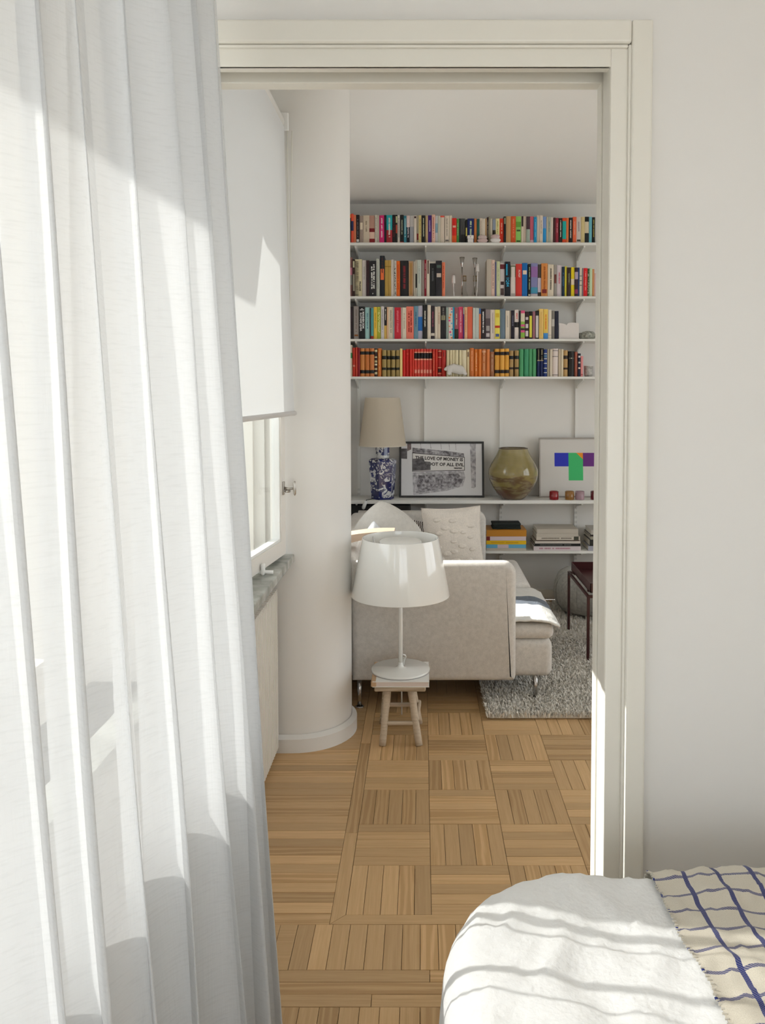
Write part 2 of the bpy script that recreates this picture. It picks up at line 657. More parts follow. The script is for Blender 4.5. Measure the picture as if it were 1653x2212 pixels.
def plank_mesh(l, wd):
    key = (round(l, 4), round(wd, 4))
    if key not in _pl:
        g, c = 0.0006, 0.0009
        x, y = l / 2 - g, wd / 2 - g
        v = [(-x, -y, -0.012), (x, -y, -0.012), (x, y, -0.012), (-x, y, -0.012),
             (-x, -y, -c), (x, -y, -c), (x, y, -c), (-x, y, -c),
             (-x + c, -y + c, 0), (x - c, -y + c, 0), (x - c, y - c, 0), (-x + c, y - c, 0)]
        f = [(8, 9, 10, 11)] + [(i, (i + 1) % 4, 4 + (i + 1) % 4, 4 + i) for i in range(4)] + [(4 + i, 4 + (i + 1) % 4, 8 + (i + 1) % 4, 8 + i) for i in range(4)]
        _pl[key] = MB().add(v, f).mesh('plank', OAK)
    return _pl[key]


rest = MB()
NPL = [0]


def plank(x0, x1, y0, y1, along, single=True):
    """along: 'x' or 'y' = direction of the grain"""
    l, wd = (x1 - x0, y1 - y0) if along == 'x' else (y1 - y0, x1 - x0)
    c = ((x0 + x1) / 2, (y0 + y1) / 2)
    if single and NPL[0] < 300:
        o = bpy.data.objects.new('plank', plank_mesh(l, wd))
        COL.objects.link(o)
        o.parent = floor
        o.location = (c[0], c[1], random.uniform(-0.0004, 0.0002))
        o.rotation_euler = (0, 0, 0 if along == 'x' else R(90))
        NPL[0] += 1
    else:
        g = 0.0006
        rest.box(x0 + g, x1 - g, y0 + g, y1 - g, -0.012, random.uniform(-0.0006, 0))


GX0, GY0 = -0.210, 2.20
for c in range(0, 15):
    for r_ in range(0, 15):
        x0, y0 = GX0 + c * T, GY0 + r_ * T
        if x0 > 3.2 or y0 > YB - 0.05:
            continue
        y1 = min(y0 + T, YB)
        seen = (x0 < 0.215 * (y0 + T) + 0.02) and y0 < 3.75 and not (x0 > 0.35 and y0 > 3.5)
        vert = (c + r_) % 2 == 0
        for k in range(5):
            if vert:
                plank(x0 + k * ST, x0 + (k + 1) * ST, y0, y1, 'y', seen)
            elif y0 + k * ST < YB - 0.02:
                plank(x0, x0 + T, y0 + k * ST, min(y0 + (k + 1) * ST, YB), 'x', seen)
# border strips
def mitre(poly, along):
    cx_ = sum(q[0] for q in poly) / 4
    cy_ = sum(q[1] for q in poly) / 4
    loc_ = [(q[0] - cx_, q[1] - cy_) if along == 'x' else (q[1] - cy_, -(q[0] - cx_)) for q in poly]
    o = MB().prism(loc_, 'z', -0.012, 0).build('plank', OAK, floor, loc=(cx_, cy_, 0))
    o.rotation_euler = (0, 0, 0 if along == 'x' else R(90))
    NPL[0] += 1


mitre([(-0.2500, 2.1615), (-0.2106, 2.2010), (-0.2106, 2.619), (-0.2500, 2.619)], 'y')
mitre([(-0.2490, 2.1605), (0.309, 2.1605), (0.309, 2.1994), (-0.2102, 2.1994)], 'x')
for y0, y1 in ((2.62, 3.30), (3.30, 4.2), (4.2, YB)):
    plank(-0.2505, -0.210, y0, y1, 'y', y0 < 3.5)
for x0, x1 in ((0.31, 0.9), (0.9, 2.0), (2.0, 3.2)):
    plank(x0, x1, 2.16, 2.20, 'x', x0 < 0.5)
# boards between the border and the window wall
y = 2.16
i = 0
while y < 5.5:
    plank(-0.62, -0.2505, y, y + ST, 'x', y < 3.25)
    y += ST
# row of staves at the doorway, three threshold boards, bedroom staves
x = -0.62
while x < 3.2:
    plank(x, x + ST, 1.985, 2.16, 'y', -0.34 < x < 0.45)
    x += ST
for a, b, cuts in ((1.943, 1.985, (-0.62, 0.02, 0.9, 3.2)), (1.903, 1.943, (-0.62, 0.07, 0.9, 3.2)), (1.862, 1.903, (-0.62, -0.12, 0.9, 3.2))):
    for u, v_ in zip(cuts[:-1], cuts[1:]):
        plank(u, v_, a, b, 'x', u < 0.3)
x = -0.62
while x < 2.5:
    plank(x, x + ST, 1.60, 1.862, 'y', -0.35 < x < 0.15)
    x += ST
rest.box(-0.62, 2.5, -2.7, 1.60, -0.012, -0.0005)
ro = rest.build('parquet_remainder', OAK, floor)
ro['kind'] = 'stuff'

# ================================================================== WINDOWS
def pane_frame(mm, a0, a1, z0, z1, wd, bot, x0, x1, M=None):
    mm.box(x0, x1, a0, a0 + wd, z0, z1, M)
    mm.box(x0, x1, a1 - wd, a1, z0, z1, M)
    mm.box(x0, x1, a0 + wd, a1 - wd, z0, z0 + bot, M)
    mm.box(x0, x1, a0 + wd, a1 - wd, z1 - wd, z1, M)


# window_1: living room window, inner sash ajar
w1 = struct(empty('window_1', (0, 2.06, 0.79)), 'white casement window with the inner sash ajar')
Wt = Matrix.Translation((0, -2.06, -0.79))
m = MB()
pane_frame(m, 2.06, 3.21, 0.79, 2.46, 0.028, 0.03, -0.90, -0.66, Wt)
m.build('window_frame', SASH, w1)
m = MB()
pane_frame(m, 2.085, 3.18, 0.82, 2.43, 0.040, 0.05, -0.845, -0.80, Wt)
os_ = m.build('outer_sash', SASH, w1)
MB().box(-0.826, -0.822, 2.12, 3.145, 0.865, 2.39, Wt).build('pane', PANE, os_)
# ajar inner sash: hinge side near the door
hx, hy = -0.680, 2.10
ang = math.atan2(0.125, 1.083)
Ms = Matrix.Translation((hx, hy - 2.06, 0)) @ Matrix.Rotation(-ang, 4, 'Z') @ Matrix.Translation((0, 0, -0.79))
m = MB()
L1 = 1.09
pane_frame(m, 0, L1, 0.812, 2.44, 0.055, 0.058, -0.022, 0.022, Ms)
sash = m.build('inner_sash', SASH, w1, 'pale painted inner sash standing ajar')
m = MB()
pane_frame(m, 0.053, L1 - 0.053, 0.868, 2.387, 0.012, 0.012, -0.012, 0.017, Ms)
m.build('glazing_bead', plain('bead_white', (0.84, 0.84, 0.82), 0.3), sash)
MB().box(-0.004, 0.0, 0.06, L1 - 0.06, 0.875, 2.38, Ms).build('pane', PANE, sash)
m = MB()
m.rbox(0.022, 0.027, L1 - 0.040, L1 - 0.022, 1.073 - 0.026, 1.073 + 0.026, 0.002, 2, Ms)
m.tube([Ms @ Vector((0.025, L1 - 0.031, 1.073)), Ms @ Vector((0.045, L1 - 0.031, 1.070)), Ms @ Vector((0.068, L1 - 0.031, 1.073))], [0.006, 0.0045, 0.0045])
m.lathe([(0.0, -0.006), (0.010, -0.005), (0.012, 0.0), (0.009, 0.004), (0, 0.005)], 12, (0, 0, 0), True, Ms @ Matrix.Translation((0.040, L1 - 0.031, 1.062)))
m.tube([Ms @ Vector((0.068, L1 - 0.031, 1.073 + z)) for z in (-0.028, -0.022, 0, 0.022, 0.028)], [0.002, 0.0055, 0.0065, 0.0055, 0.002], 10)
m.build('handle', NICKEL, sash, 'aged nickel window handle')

# window_2 behind the pier, window_3 in the bedroom, added fill window at the right
for nm, W, xi, lab in (('fill_window_right', FILL_WINR, 3.3, 'wide white fill window added unseen in the far right wall of the living room'), ('window_2', WIN2, -0.50, 'narrow white window behind the rounded pier'), ('window_3', WINB, XL, 'wide white bedroom window behind the curtain')):
    wo = struct(empty(nm, (0, W[0], W[2])), lab)
    Mt = Matrix.Translation((0, -W[0], -W[2]))
    m = MB()
    Mt = Mt @ Matrix.Translation((4.2 if xi > 0 else 0, 0, 0))
    pane_frame(m, W[0], W[1], W[2], W[3], 0.02, 0.03, -0.90, -0.76, Mt)
    m.build('window_frame', SASH, wo)
    n = 1 if nm == 'window_2' else 2
    stepy = (W[1] - W[0] - 0.04) / n
    for q in range(n):
        a = W[0] + 0.02 + q * stepy
        m = MB()
        pane_frame(m, a, a + stepy, W[2] + 0.03, W[3] - 0.02, 0.03, 0.04, -0.85, -0.81, Mt)
        s_ = m.build('sash', SASH, wo)
        MB().box(-0.832, -0.828, a + 0.02, a + stepy - 0.02, W[2] + 0.06, W[3] - 0.04, Mt).build('pane', PANE, s_)

wo = struct(empty('fill_window_rear', (FILL_WINX[0], -2.78, FILL_WINX[2])), 'wide white fill window added unseen behind the viewer to brighten the bedroom')
m = MB()
ww, hh_ = FILL_WINX[1] - FILL_WINX[0], FILL_WINX[3] - FILL_WINX[2]
for a_ in (0, ww / 2 - 0.02, ww - 0.04):
    m.box(a_, a_ + 0.04, -0.03, 0.03, 0, hh_)
m.box(0.04, ww - 0.04, -0.03, 0.03, 0, 0.05).box(0.04, ww - 0.04, -0.03, 0.03, hh_ - 0.04, hh_)
m.build('window_frame', SASH, wo)
MB().box(0.03, ww - 0.03, -0.002, 0.002, 0.03, hh_ - 0.03).build('pane', PANE, wo)
# stone sill and its small latch
STONE = plain('grey_green_marble', (0.33, 0.34, 0.31), 0.25, var=0.45, scale=14)
m = MB().rbox(-0.80, -0.508, 2.05, 3.232, 0.768, 0.800, 0.004, 2, smooth=False)
struct(m.build('window_sill_stone', STONE), 'grey marble sill of the living room window')
m = MB().box(-0.74, -0.56, -0.72, 1.82, 0.775, 0.80)
struct(m.build('window_sill_bedroom', STONE), 'grey marble sill of the bedroom window')
lt = empty('window_stay', (-0.560, 2.86, 0.800))
tag(lt, 'small white plastic window stay on the marble sill', 'window stay')
MB().rbox(-0.006, 0.006, -0.012, 0.012, 0, 0.04, 0.004, 2).build('stay_post', WHITEPL, lt)
MB().tube([(-0.035, 0.01, 0.008), (0.0, 0.0, 0.010), (0.035, 0.006, 0.008)], 0.007, 8).build('stay_arm', WHITEPL, lt)

# radiator
RADM = plain('radiator_enamel', (0.80, 0.76, 0.71), 0.4)
rad = empty('radiator', (-0.60, 2.6, 0.0))
tag(rad, 'white ribbed panel radiator under the marble sill', 'radiator')
m = MB()
y = 2.10
pts = []
while y < 3.188:
    pts += [(-0.586, y), (-0.570, y + 0.005), (-0.570, y + 0.017), (-0.586, y + 0.022)]
    y += 0.0245
poly = pts + [(-0.60, 3.19), (-0.60, 2.10)]
poly = [(a + 0.60, b - 2.6) for a, b in poly]
m.prism(poly, 'z', 0.03, 0.655)
m.build('ribbed_panel', RADM, rad)
m = MB()
y = 2.10
while y < 3.18:
    m.box(-0.012, 0.030, y - 2.6, y + 0.012 - 2.6, 0.655, 0.668)
    y += 0.0245
m.build('top_grille', RADM, rad)
MB().box(-0.016, 0.01, -0.5, 0.588, 0.03, 0.66).build('back_panel', RADM, rad)
for yy in (-0.4, 0.48):
    MB().box(-0.014, 0.016, yy, yy + 0.04, 0, 0.04).build('foot', RADM, rad)

# roller blind
bl = empty('roller_blind', (-0.53, 2.7, 2.47))
tag(bl, 'white roller blind pulled most of the way down over the window', 'roller blind')
O = Vector((-0.53, 2.7, 2.47))
BLIND = cloth_sheet_mat('blind_fabric', (0.75, 0.755, 0.755), 0.145, 0.0, 0.05)


def blind_pt(u, v):
    y_ = 2.10 + u * 1.11
    z_ = 2.47 - v * 1.108
    xt = -0.532
    xb = -0.578 + 0.078 * u
    x_ = xt + (xb - xt) * v ** 1.3
    return Vector((x_, y_, z_)) - O


m = MB().grid(blind_pt, 16, 16)
m.build('blind_fabric', BLIND, bl)
p0, p1 = blind_pt(-0.004, 1.0), blind_pt(1.006, 1.0)
MB().tube([p0, p0 + (p1 - p0) * 0.003, p1 - (p1 - p0) * 0.003, p1], [0.006, 0.009, 0.009, 0.006], 12).build('bottom_bar', plain('grey_bar', (0.62, 0.60, 0.58), 0.5), bl)
m = MB().tube([Vector((-0.555, 2.08, 2.488)) - O, Vector((-0.555, 3.20, 2.488)) - O], 0.026, 16)
m.build('roller_tube', plain('blind_tube', (0.78, 0.76, 0.72), 0.6), bl)
m = MB()
m.rbox(-0.60 - O.x, -0.515 - O.x, 3.203 - O.y, 3.216 - O.y, 2.455 - O.z, 2.525 - O.z, 0.004)
m.build('bracket', WHITEPL, bl)
m = MB()
for dx_, dy_ in ((0.0, 0.0), (0.018, 0.0)):
    pth = [Vector((-0.520 + dx_ * (1 - t_) , 3.212 - 0.004, 2.455 - 1.0 * t_)) - O for t_ in [k / 12 for k in range(13)]]
    m.tube(pth, 0.0018, 6)
m.build('chain', plain('bead_chain', (0.80, 0.78, 0.70), 0.4), bl)

# ================================================================== CURTAIN
CURT = cloth_sheet_mat('sheer_linen', (0.72, 0.725, 0.725), 0.115, 0.25, 0.35)
cu = empty('curtain', (-0.42, 1.2, 0.02))
tag(cu, 'sheer white linen curtain hanging in long soft folds', 'curtain')
CO = Vector((-0.42, 1.2, 0.02))


def curt(u, v):
    z_ = 0.01 + v * 2.63
    y0, y1 = 0.64, 1.79
    ph = u * 2 * math.pi * 8.0 + 0.4
    amp = 0.030 + 0.018 * math.sin(u * 9.1 + 1.0) + 0.022 * (1 - v)
    n1_ = noise.noise(Vector((u * 7, v * 1.2, 3.1)))
    n2_ = noise.noise(Vector((u * 19, v * 2.5, 8.4)))
    ph += 1.3 * n1_ + 0.5 * (1 - v) * math.sin(u * 23)
    y_ = y0 + (y1 - y0) * u + 0.020 * math.sin(2 * ph + 0.6) * (0.6 + 0.6 * (1 - v)) + 0.01 * n2_
    base = -0.335 - 0.052 * z_ - 0.055 * (1 - u)
    x_ = base + amp * math.sin(ph) + 0.012 * n2_
    # last fold turns back towards the window
    if u > 0.965:
        k_ = (u - 0.965) / 0.035
        x_ = x_ * (1 - k_) + (-0.322 - 0.052 * z_) * k_
        y_ = y_ * (1 - k_) + 1.79 * k_
    return Vector((x_, y_, z_)) - CO


NU, NV = 420, 70
m = MB().grid(curt, NU, NV)
co = m.build('curtain_cloth', CURT, cu)
uvl = co.data.uv_layers.new(name='UVMap')
for lp in co.data.loops:
    i_, j_ = divmod(lp.vertex_index, NV + 1)
    uvl.data[lp.index].uv = (i_ / NU * 1.3, j_ / NV)
m = MB().rbox(-0.03, 0.03, -1.9, 0.64, 2.645, 2.68, 0.004, 2, smooth=False)
m.build('curtain_rail', WHITEPL, cu)

# ================================================================== BED
BX0, BX1, BY0, BY1, BZ, BR = 0.035, 1.75, -0.55, 1.60, 0.530, 0.26


def rr_nearest(x, y, r=BR):
    """signed distance to the rounded bed outline (negative inside) and outward normal"""
    qx = x - (BX0 + BX1) / 2
    qy = y - (BY0 + BY1) / 2
    hx_, hy_ = (BX1 - BX0) / 2 - r, (BY1 - BY0) / 2 - r
    ax, ay = abs(qx) - hx_, abs(qy) - hy_
    if ax > 0 and ay > 0:
        d = math.hypot(ax, ay)
        n = (math.copysign(ax / d, qx), math.copysign(ay / d, qy))
        return d - r, n
    if ax > ay:
        return ax - r, (math.copysign(1, qx), 0)
    return ay - r, (0, math.copysign(1, qy))


def drape(x, y, lift=0.0, rad=0.085, wr=1.0, zmin=0.05):
    d, n = rr_nearest(x, y)
    s = d + rad
    rg = 1 - abs(noise.noise(Vector((x * 9 + 0.6 * noise.noise(Vector((x * 6, y * 6, 2))), y * 6, 5.5))))
    rg2 = 1 - abs(noise.noise(Vector((x * 24, y * 17 + x * 8, 2.5))))
    zt = BZ + lift + wr * (0.008 * (rg ** 6 - 0.3) + 0.0065 * (rg2 ** 5 - 0.3) + 0.010 * noise.noise(Vector((x * 5, y * 5, 1.7))) + 0.0045 * noise.noise(Vector((x * 17, y * 9, 4.2))) + 0.0022 * noise.noise(Vector((x * 45, y * 30, 9.1))))
    if s <= 0:
        # pillowy fall towards the edge
        return Vector((x, y, zt - 0.018 * math.exp(s / 0.12)))
    bx_, by_ = x - n[0] * s, y - n[1] * s
    th = s / rad
    zt -= 0.018
    if th < math.pi / 2:
        o = rad * math.sin(th)
        z = zt - rad * (1 - math.cos(th))
    else:
        e = s - rad * math.pi / 2
        o = rad + 0.02 * math.sin(min(1, e / 0.2) * 1.5) + wr * 0.018 * noise.noise(Vector((bx_ * 9, by_ * 9, e * 3))) * min(1, e / 0.1)
        z = zt - rad - e
    return Vector((bx_ + n[0] * (o + lift), by_ + n[1] * (o + lift), max(z, zmin)))


LINEN = fabric('white_bed_linen', (0.88, 0.88, 0.87), 75, 0.4, 0.02)
for nd in LINEN.node_tree.nodes:
    if nd.type == 'BUMP':
        nd.inputs['Distance'].default_value = 0.006
bed = empty('bed', ((BX0 + BX1) / 2, 0.5, 0))
tag(bed, 'low bed under the white duvet beside the doorway', 'bed')
Mb = Matrix.Translation((-(BX0 + BX1) / 2, -0.5, 0))
MB().rbox(0.14, 1.65, -0.45, 1.49, 0.20, 0.42, 0.05, 3, Mb).build('mattress', fabric('mattress_tick', (0.8, 0.78, 0.74)), bed)
MB().rbox(0.16, 1.63, -0.43, 1.47, 0.10, 0.20, 0.01, 2, Mb).build('bed_base', PALEWOOD, bed)
for a, b in ((0.2, -0.38), (1.55, -0.38), (0.2, 1.40), (1.55, 1.40)):
    MB().box(a, a + 0.05, b, b + 0.05, 0, 0.11, Mb).build('leg', PALEWOOD, bed)

DO = Vector((0.9, 0.5, 0.42))


def duvet_fn(u, v):
    x = BX0 - 0.36 + u * (BX1 - BX0 + 0.72)
    y = BY0 - 0.30 + v * (BY1 - BY0 + 0.66)
    return drape(x, y, 0, zmin=0.09) - DO


m = MB().grid(duvet_fn, 150, 170)
dv = m.build('duvet', LINEN, None, loc=DO)
tag(dv, 'rumpled white duvet with its rounded corner by the doorway', 'duvet')

# checked blanket
pm, t, p = new_mat('cream_blue_check_wool')
N, L = t.nodes.new, t.links.new
tc = N('ShaderNodeTexCoord')
sp = N('ShaderNodeSeparateXYZ')
nz = N('ShaderNodeTexNoise')
nz.inputs['Scale'].default_value = 7
nm_ = N('ShaderNodeVectorMath')
nm_.operation = 'MULTIPLY_ADD'
nm_.inputs[1].default_value = (0.010, 0.010, 0)
L(tc.outputs['UV'], nz.inputs['Vector'])
L(nz.outputs['Color'], nm_.inputs[0])
L(tc.outputs['UV'], nm_.inputs[2])
L(nm_.outputs['Vector'], sp.inputs['Vector'])


def math_node(op, a, b=None, bval=None):
    q = N('ShaderNodeMath')
    q.operation = op
    if hasattr(a, 'is_linked'):
        L(a, q.inputs[0])
    else:
        q.inputs[0].default_value = a
    if b is not None:
        L(b, q.inputs[1])
    elif bval is not None:
        q.inputs[1].default_value = bval
    return q.outputs[0]


def stripe(sock, period, width, off):
    a = math_node('ADD', sock, bval=off)
    b = math_node('DIVIDE', a, bval=period)
    c = math_node('FRACT', b)
    return math_node('LESS_THAN', c, bval=width / period)


sx_ = stripe(sp.outputs['X'], 0.0645, 0.0086, 0.004)
sy_ = stripe(sp.outputs['Y'], 0.056, 0.0072, 0.012)
tw = math_node('ADD', sp.outputs['X'], sp.outputs['Y'])
dash = math_node('GREATER_THAN', math_node('FRACT', math_node('DIVIDE', tw, bval=0.0046)), bval=0.30)
sx2 = math_node('MULTIPLY', sx_, math_node('ADD', math_node('MULTIPLY', dash, bval=0.25), bval=0.75))
sy2 = math_node('MULTIPLY', sy_, math_node('ADD', math_node('MULTIPLY', dash, bval=0.5), bval=0.38))
mxs = math_node('MAXIMUM', sx2, sy2)
n2 = N('ShaderNodeTexNoise')
n2.inputs['Scale'].default_value = 600
L(tc.outputs['UV'], n2.inputs['Vector'])
rw = N('ShaderNodeValToRGB')
rw.color_ramp.elements[0].color = (0.56, 0.50, 0.40, 1)
rw.color_ramp.elements[1].color = (0.78, 0.73, 0.62, 1)
L(n2.outputs['Fac'], rw.inputs['Fac'])
mix = N('ShaderNodeMix')
mix.data_type = 'RGBA'
L(mxs, mix.inputs['Factor'])
L(rw.outputs['Color'], mix.inputs['A'])
mix.inputs['B'].default_value = (0.018, 0.030, 0.17, 1)
L(mix.outputs['Result'], p.inputs['Base Color'])
bb = N('ShaderNodeBump')
bb.inputs['Strength'].default_value = 0.5
bb.inputs['Distance'].default_value = 0.002
L(n2.outputs['Fac'], bb.inputs['Height'])
L(bb.outputs['Normal'], p.inputs['Normal'])
p.inputs['Roughness'].default_value = 0.95
p.inputs['Specular IOR Level'].default_value = 0.1
p.inputs['Sheen Weight'].default_value = 0.2

BLX0, BLX1, BLY0, BLY1 = 0.442, 1.60, 0.3, 1.70
NBX, NBY = 110, 130


def blanket_xy(u, v):
    return BLX0 + u * (BLX1 - BLX0) + (0.012 * noise.noise(Vector((0, v * 6, 0))) + 0.004 * noise.noise(Vector((3, v * 40, 0)))) * (1 - u), BLY0 + v * (BLY1 - BLY0)


def blanket_fn(u, v):
    x, y = blanket_xy(u, v)
    lift = 0.009 + 0.010 * max(0, noise.noise(Vector((x * 6, y * 4, 7.0)))) * min(1, u * 12)
    return drape(x, y, lift) - DO


m = MB().grid(blanket_fn, NBX, NBY)
blk = m.build('plaid_blanket', pm, None, loc=DO)
tag(blk, 'cream wool blanket with dark blue check lines on the bed', 'blanket')
uvl = blk.data.uv_layers.new(name='UVMap')
for lp in blk.data.loops:
    i_, j_ = divmod(lp.vertex_index, NBY + 1)
    uvl.data[lp.index].uv = (i_ / NBX * (BLX1 - BLX0), j_ / NBY * (BLY1 - BLY0))
m = MB()   # whip-stitched edge and the ends of the blue yarns
for q in range(150):
    v_ = q / 149
    p_ = blanket_fn(0.0, v_)
    if p_.z + DO.z < 0.3:
        continue
    dx_ = random.uniform(0.001, 0.003)
    m.box(p_.x - dx_, p_.x + 0.004, p_.y - 0.0012, p_.y + 0.0012, p_.z - 0.001, p_.z + 0.0014)
m.build('stitched_edge', plain('edge_wool', (0.62, 0.58, 0.50), 0.95), blk)['kind'] = 'stuff'
m = MB()
for q in range(int((BLY1 - BLY0) / 0.056)):
    yy = q * 0.056 - 0.010
    v_ = yy / (BLY1 - BLY0)
    if 0 < v_ < 0.95:
        p_ = blanket_fn(0.0, v_)
        m.rbox(p_.x - 0.002, p_.x + 0.003, p_.y - 0.0025, p_.y + 0.0025, p_.z - 0.001, p_.z + 0.0015, 0.0008, 1)
m.build('yarn_ends', plain('blue_yarn', (0.02, 0.035, 0.20), 0.9), blk)['kind'] = 'stuff'

# ================================================================== RUG
RX0, RX1, RY0, RY1 = 0.30, 2.2, 3.55, 5.50
RUGM = fabric('cream_shag_wool', (0.78, 0.74, 0.67), 90, 0.6, 0.12)
rug = MB().rbox(0, RX1 - RX0, 0, RY1 - RY0, 0.0, 0.012, 0.005, 2).build('shag_rug', RUGM, None, loc=(RX0, RY0, 0.001))
tag(rug, 'cream shaggy wool rug under the sofa and tray table', 'rug')
rnd = random.Random(3)
vv, ff = [], []
for q in range(40000):
    if q < 29000:
        x = rnd.uniform(-0.012, 0.85)
        y = rnd.uniform(-0.012, 1.1)
    else:
        x = rnd.uniform(-0.012, 1.6)
        y = rnd.uniform(0.9, 1.96)
    hgt = rnd.uniform(0.014, 0.030)
    a = rnd.uniform(0, 6.283)
    wd = rnd.uniform(0.0018, 0.0040)
    ln = rnd.uniform(0.004, 0.022)
    lx, ly = ln * math.cos(a), ln * math.sin(a)
    px_, py_ = -math.sin(a) * wd, math.cos(a) * wd
    b = len(vv)
    vv += [(x - px_, y - py_, 0.009), (x + px_, y + py_, 0.009),
           (x + px_ + lx * .5, y + py_ + ly * .5, 0.009 + hgt * .75), (x - px_ + lx * .5, y - py_ + ly * .5, 0.009 + hgt * .75),
           (x + lx, y + ly, 0.009 + hgt)]
    ff += [(b, b + 1, b + 2, b + 3), (b + 3, b + 2, b + 4)]
me = bpy.data.meshes.new('pile')
me.from_pydata(vv, [], ff)
me.materials.append(RUGM)
pile = bpy.data.objects.new('pile', me)
COL.objects.link(pile)
pile.parent = rug
pile['kind'] = 'stuff'

# ================================================================== SOFA
SOFA = fabric('greige_sofa_weave', (0.635, 0.60, 0.555), 520, 0.5, 0.15)
so = empty('sofa', (0.0, 4.4, 0))
tag(so, 'beige fabric sofa with steel legs, its arm facing the doorway', 'sofa')
SO = Matrix.Translation((0, -4.4, 0))


def spart(name, x0, x1, y0, y1, z0, z1, r, seg=4, mt=None):
    return MB().rbox(x0, x1, y0, y1, z0, z1, r, seg, SO).build(name, mt or SOFA, so)


# near arm: tall panel with a rounded top corner
def arm(name, y0, y1, x0, x1, z0, z1):
    bm = bmesh.new()
    cr = 0.055
    pts = [(x0, z0), (x1 - 0.02, z0)]
    pts += [(x1 - 0.02 + 0.02 * math.sin(a * R(90) / 4), z0 + 0.02 - 0.02 * math.cos(a * R(90) / 4)) for a in range(1, 5)]
    pts += [(x1 - cr + cr * math.cos(a * R(90) / 6), z1 - cr + cr * math.sin(a * R(90) / 6)) for a in range(0, 7)]
    pts += [(x0, z1)]
    vs_ = [bm.verts.new((px_, y0, pz)) for px_, pz in pts]
    f = bm.faces.new(vs_)
    r_ = bmesh.ops.extrude_face_region(bm, geom=[f])
    for g in r_['geom']:
        if isinstance(g, bmesh.types.BMVert):
            g.co.y = y1
    es = [e for e in bm.edges if abs(e.verts[0].co.y - e.verts[1].co.y) < 1e-6]
    bmesh.ops.bevel(bm, geom=es, offset=0.028, segments=4, profile=0.5, affect='EDGES')
    bm.verts.ensure_lookup_table()
    mm = MB()
    mm.add([SO @ v.co for v in bm.verts], [[v.index for v in ff_.verts] for ff_ in bm.faces], True)
    bm.free()
    return mm.build(name, SOFA, so)


arm('arm', 3.638, 3.722, -0.315, 0.427, 0.135, 0.678)
arm('arm', 5.09, 5.19, -0.40, 0.405, 0.135, 0.690)
spart('seat_base', -0.44, 0.607, 3.722, 5.09, 0.125, 0.300, 0.035, 5)
m = MB()


def seat_top(u, v):
    return None


spart('seat_cushion', -0.29, 0.614, 3.724, 4.42, 0.298, 0.372, 0.034, 5)
spart('seat_cushion', -0.29, 0.602, 4.425, 5.085, 0.298, 0.395, 0.034, 5)
spart('backrest', -0.44, -0.30, 3.722, 5.09, 0.290, 0.690, 0.03, 4)
spart('under_shade_sheet', -0.42, 0.555, 3.79, 5.05, 0.1215, 0.1245, 0.001, 1, plain('black_shade_sheet', (0.008, 0.008, 0.008), 0.9))  # black sheet added under the seat to deepen the shade below the sofa
for x, y in ((0.53, 3.745), (-0.285, 3.69), (0.53, 5.03), (-0.30, 5.05)):
    m = MB()
    z0_ = 0.0 if x < 0 else 0.008
    m.tube([SO @ Vector((x, y, z0_)), SO @ Vector((x, y, 0.135))], 0.0105, 12)
    m.lathe([(0, 0), (0.02, 0), (0.02, 0.004), (0.011, 0.006)], 14, (0, 0, 0), True, SO @ Matrix.Translation((x, y, z0_)))
    m.build('leg', CHROME, so)


def pillow_mb(wd, ht, th, n=22, pinch=0.07, rc=0.0):
    mm = MB()

    def f(sgn):
        def g(u, v):
            a, b = 2 * u - 1, 2 * v - 1
            k_ = (1 - abs(a) ** 2.6) ** 0.55 * (1 - abs(b) ** 2.6) ** 0.55
            sx2_ = 1 - pinch * (1 - b * b)
            sy2_ = 1 - pinch * (1 - a * a)
            w_ = 0.06 * noise.noise(Vector((a * 2.1 + wd * 9, b * 2.1, sgn)))
            return Vector((a * wd / 2 * sx2_ * math.sqrt(1 - rc * b * b / 2), sgn * th / 2 * k_ * (1 + w_), b * ht / 2 * sy2_ * math.sqrt(1 - rc * a * a / 2)))
        return g
    mm.grid(f(1), n, n)
    mm.grid(f(-1), n, n)
    return mm


def pillow(name, loc, rot, wd, ht, th, mt, label, rc=0.0):
    o = pillow_mb(wd, ht, th, rc=rc).build(name, mt, None, loc=loc)
    o.rotation_euler = rot
    tag(o, label, 'cushion')
    # piping along the seam
    pts = []
    for i in range(41):
        a = -1 + 2 * i / 40
        pts.append((a, -1))
    mm = MB()
    ring = []
    for q in range(80):
        s_, f_ = divmod(q, 20)
        a = -1 + 2 * f_ / 20
        ab = [(a, -1), (1, a), (-a, 1), (-1, -a)][s_]
        sx2_ = 1 - 0.07 * (1 - ab[1] ** 2)
        sy2_ = 1 - 0.07 * (1 - ab[0] ** 2)
        ring.append(Vector((ab[0] * wd / 2 * sx2_ * math.sqrt(1 - rc * ab[1] ** 2 / 2), 0, ab[1] * ht / 2 * sy2_ * math.sqrt(1 - rc * ab[0] ** 2 / 2))))
    ring.append(ring[0])
    mm.tube(ring, 0.0022, 6, cap=False)
    mm.build('seam', mt, o)
    return o


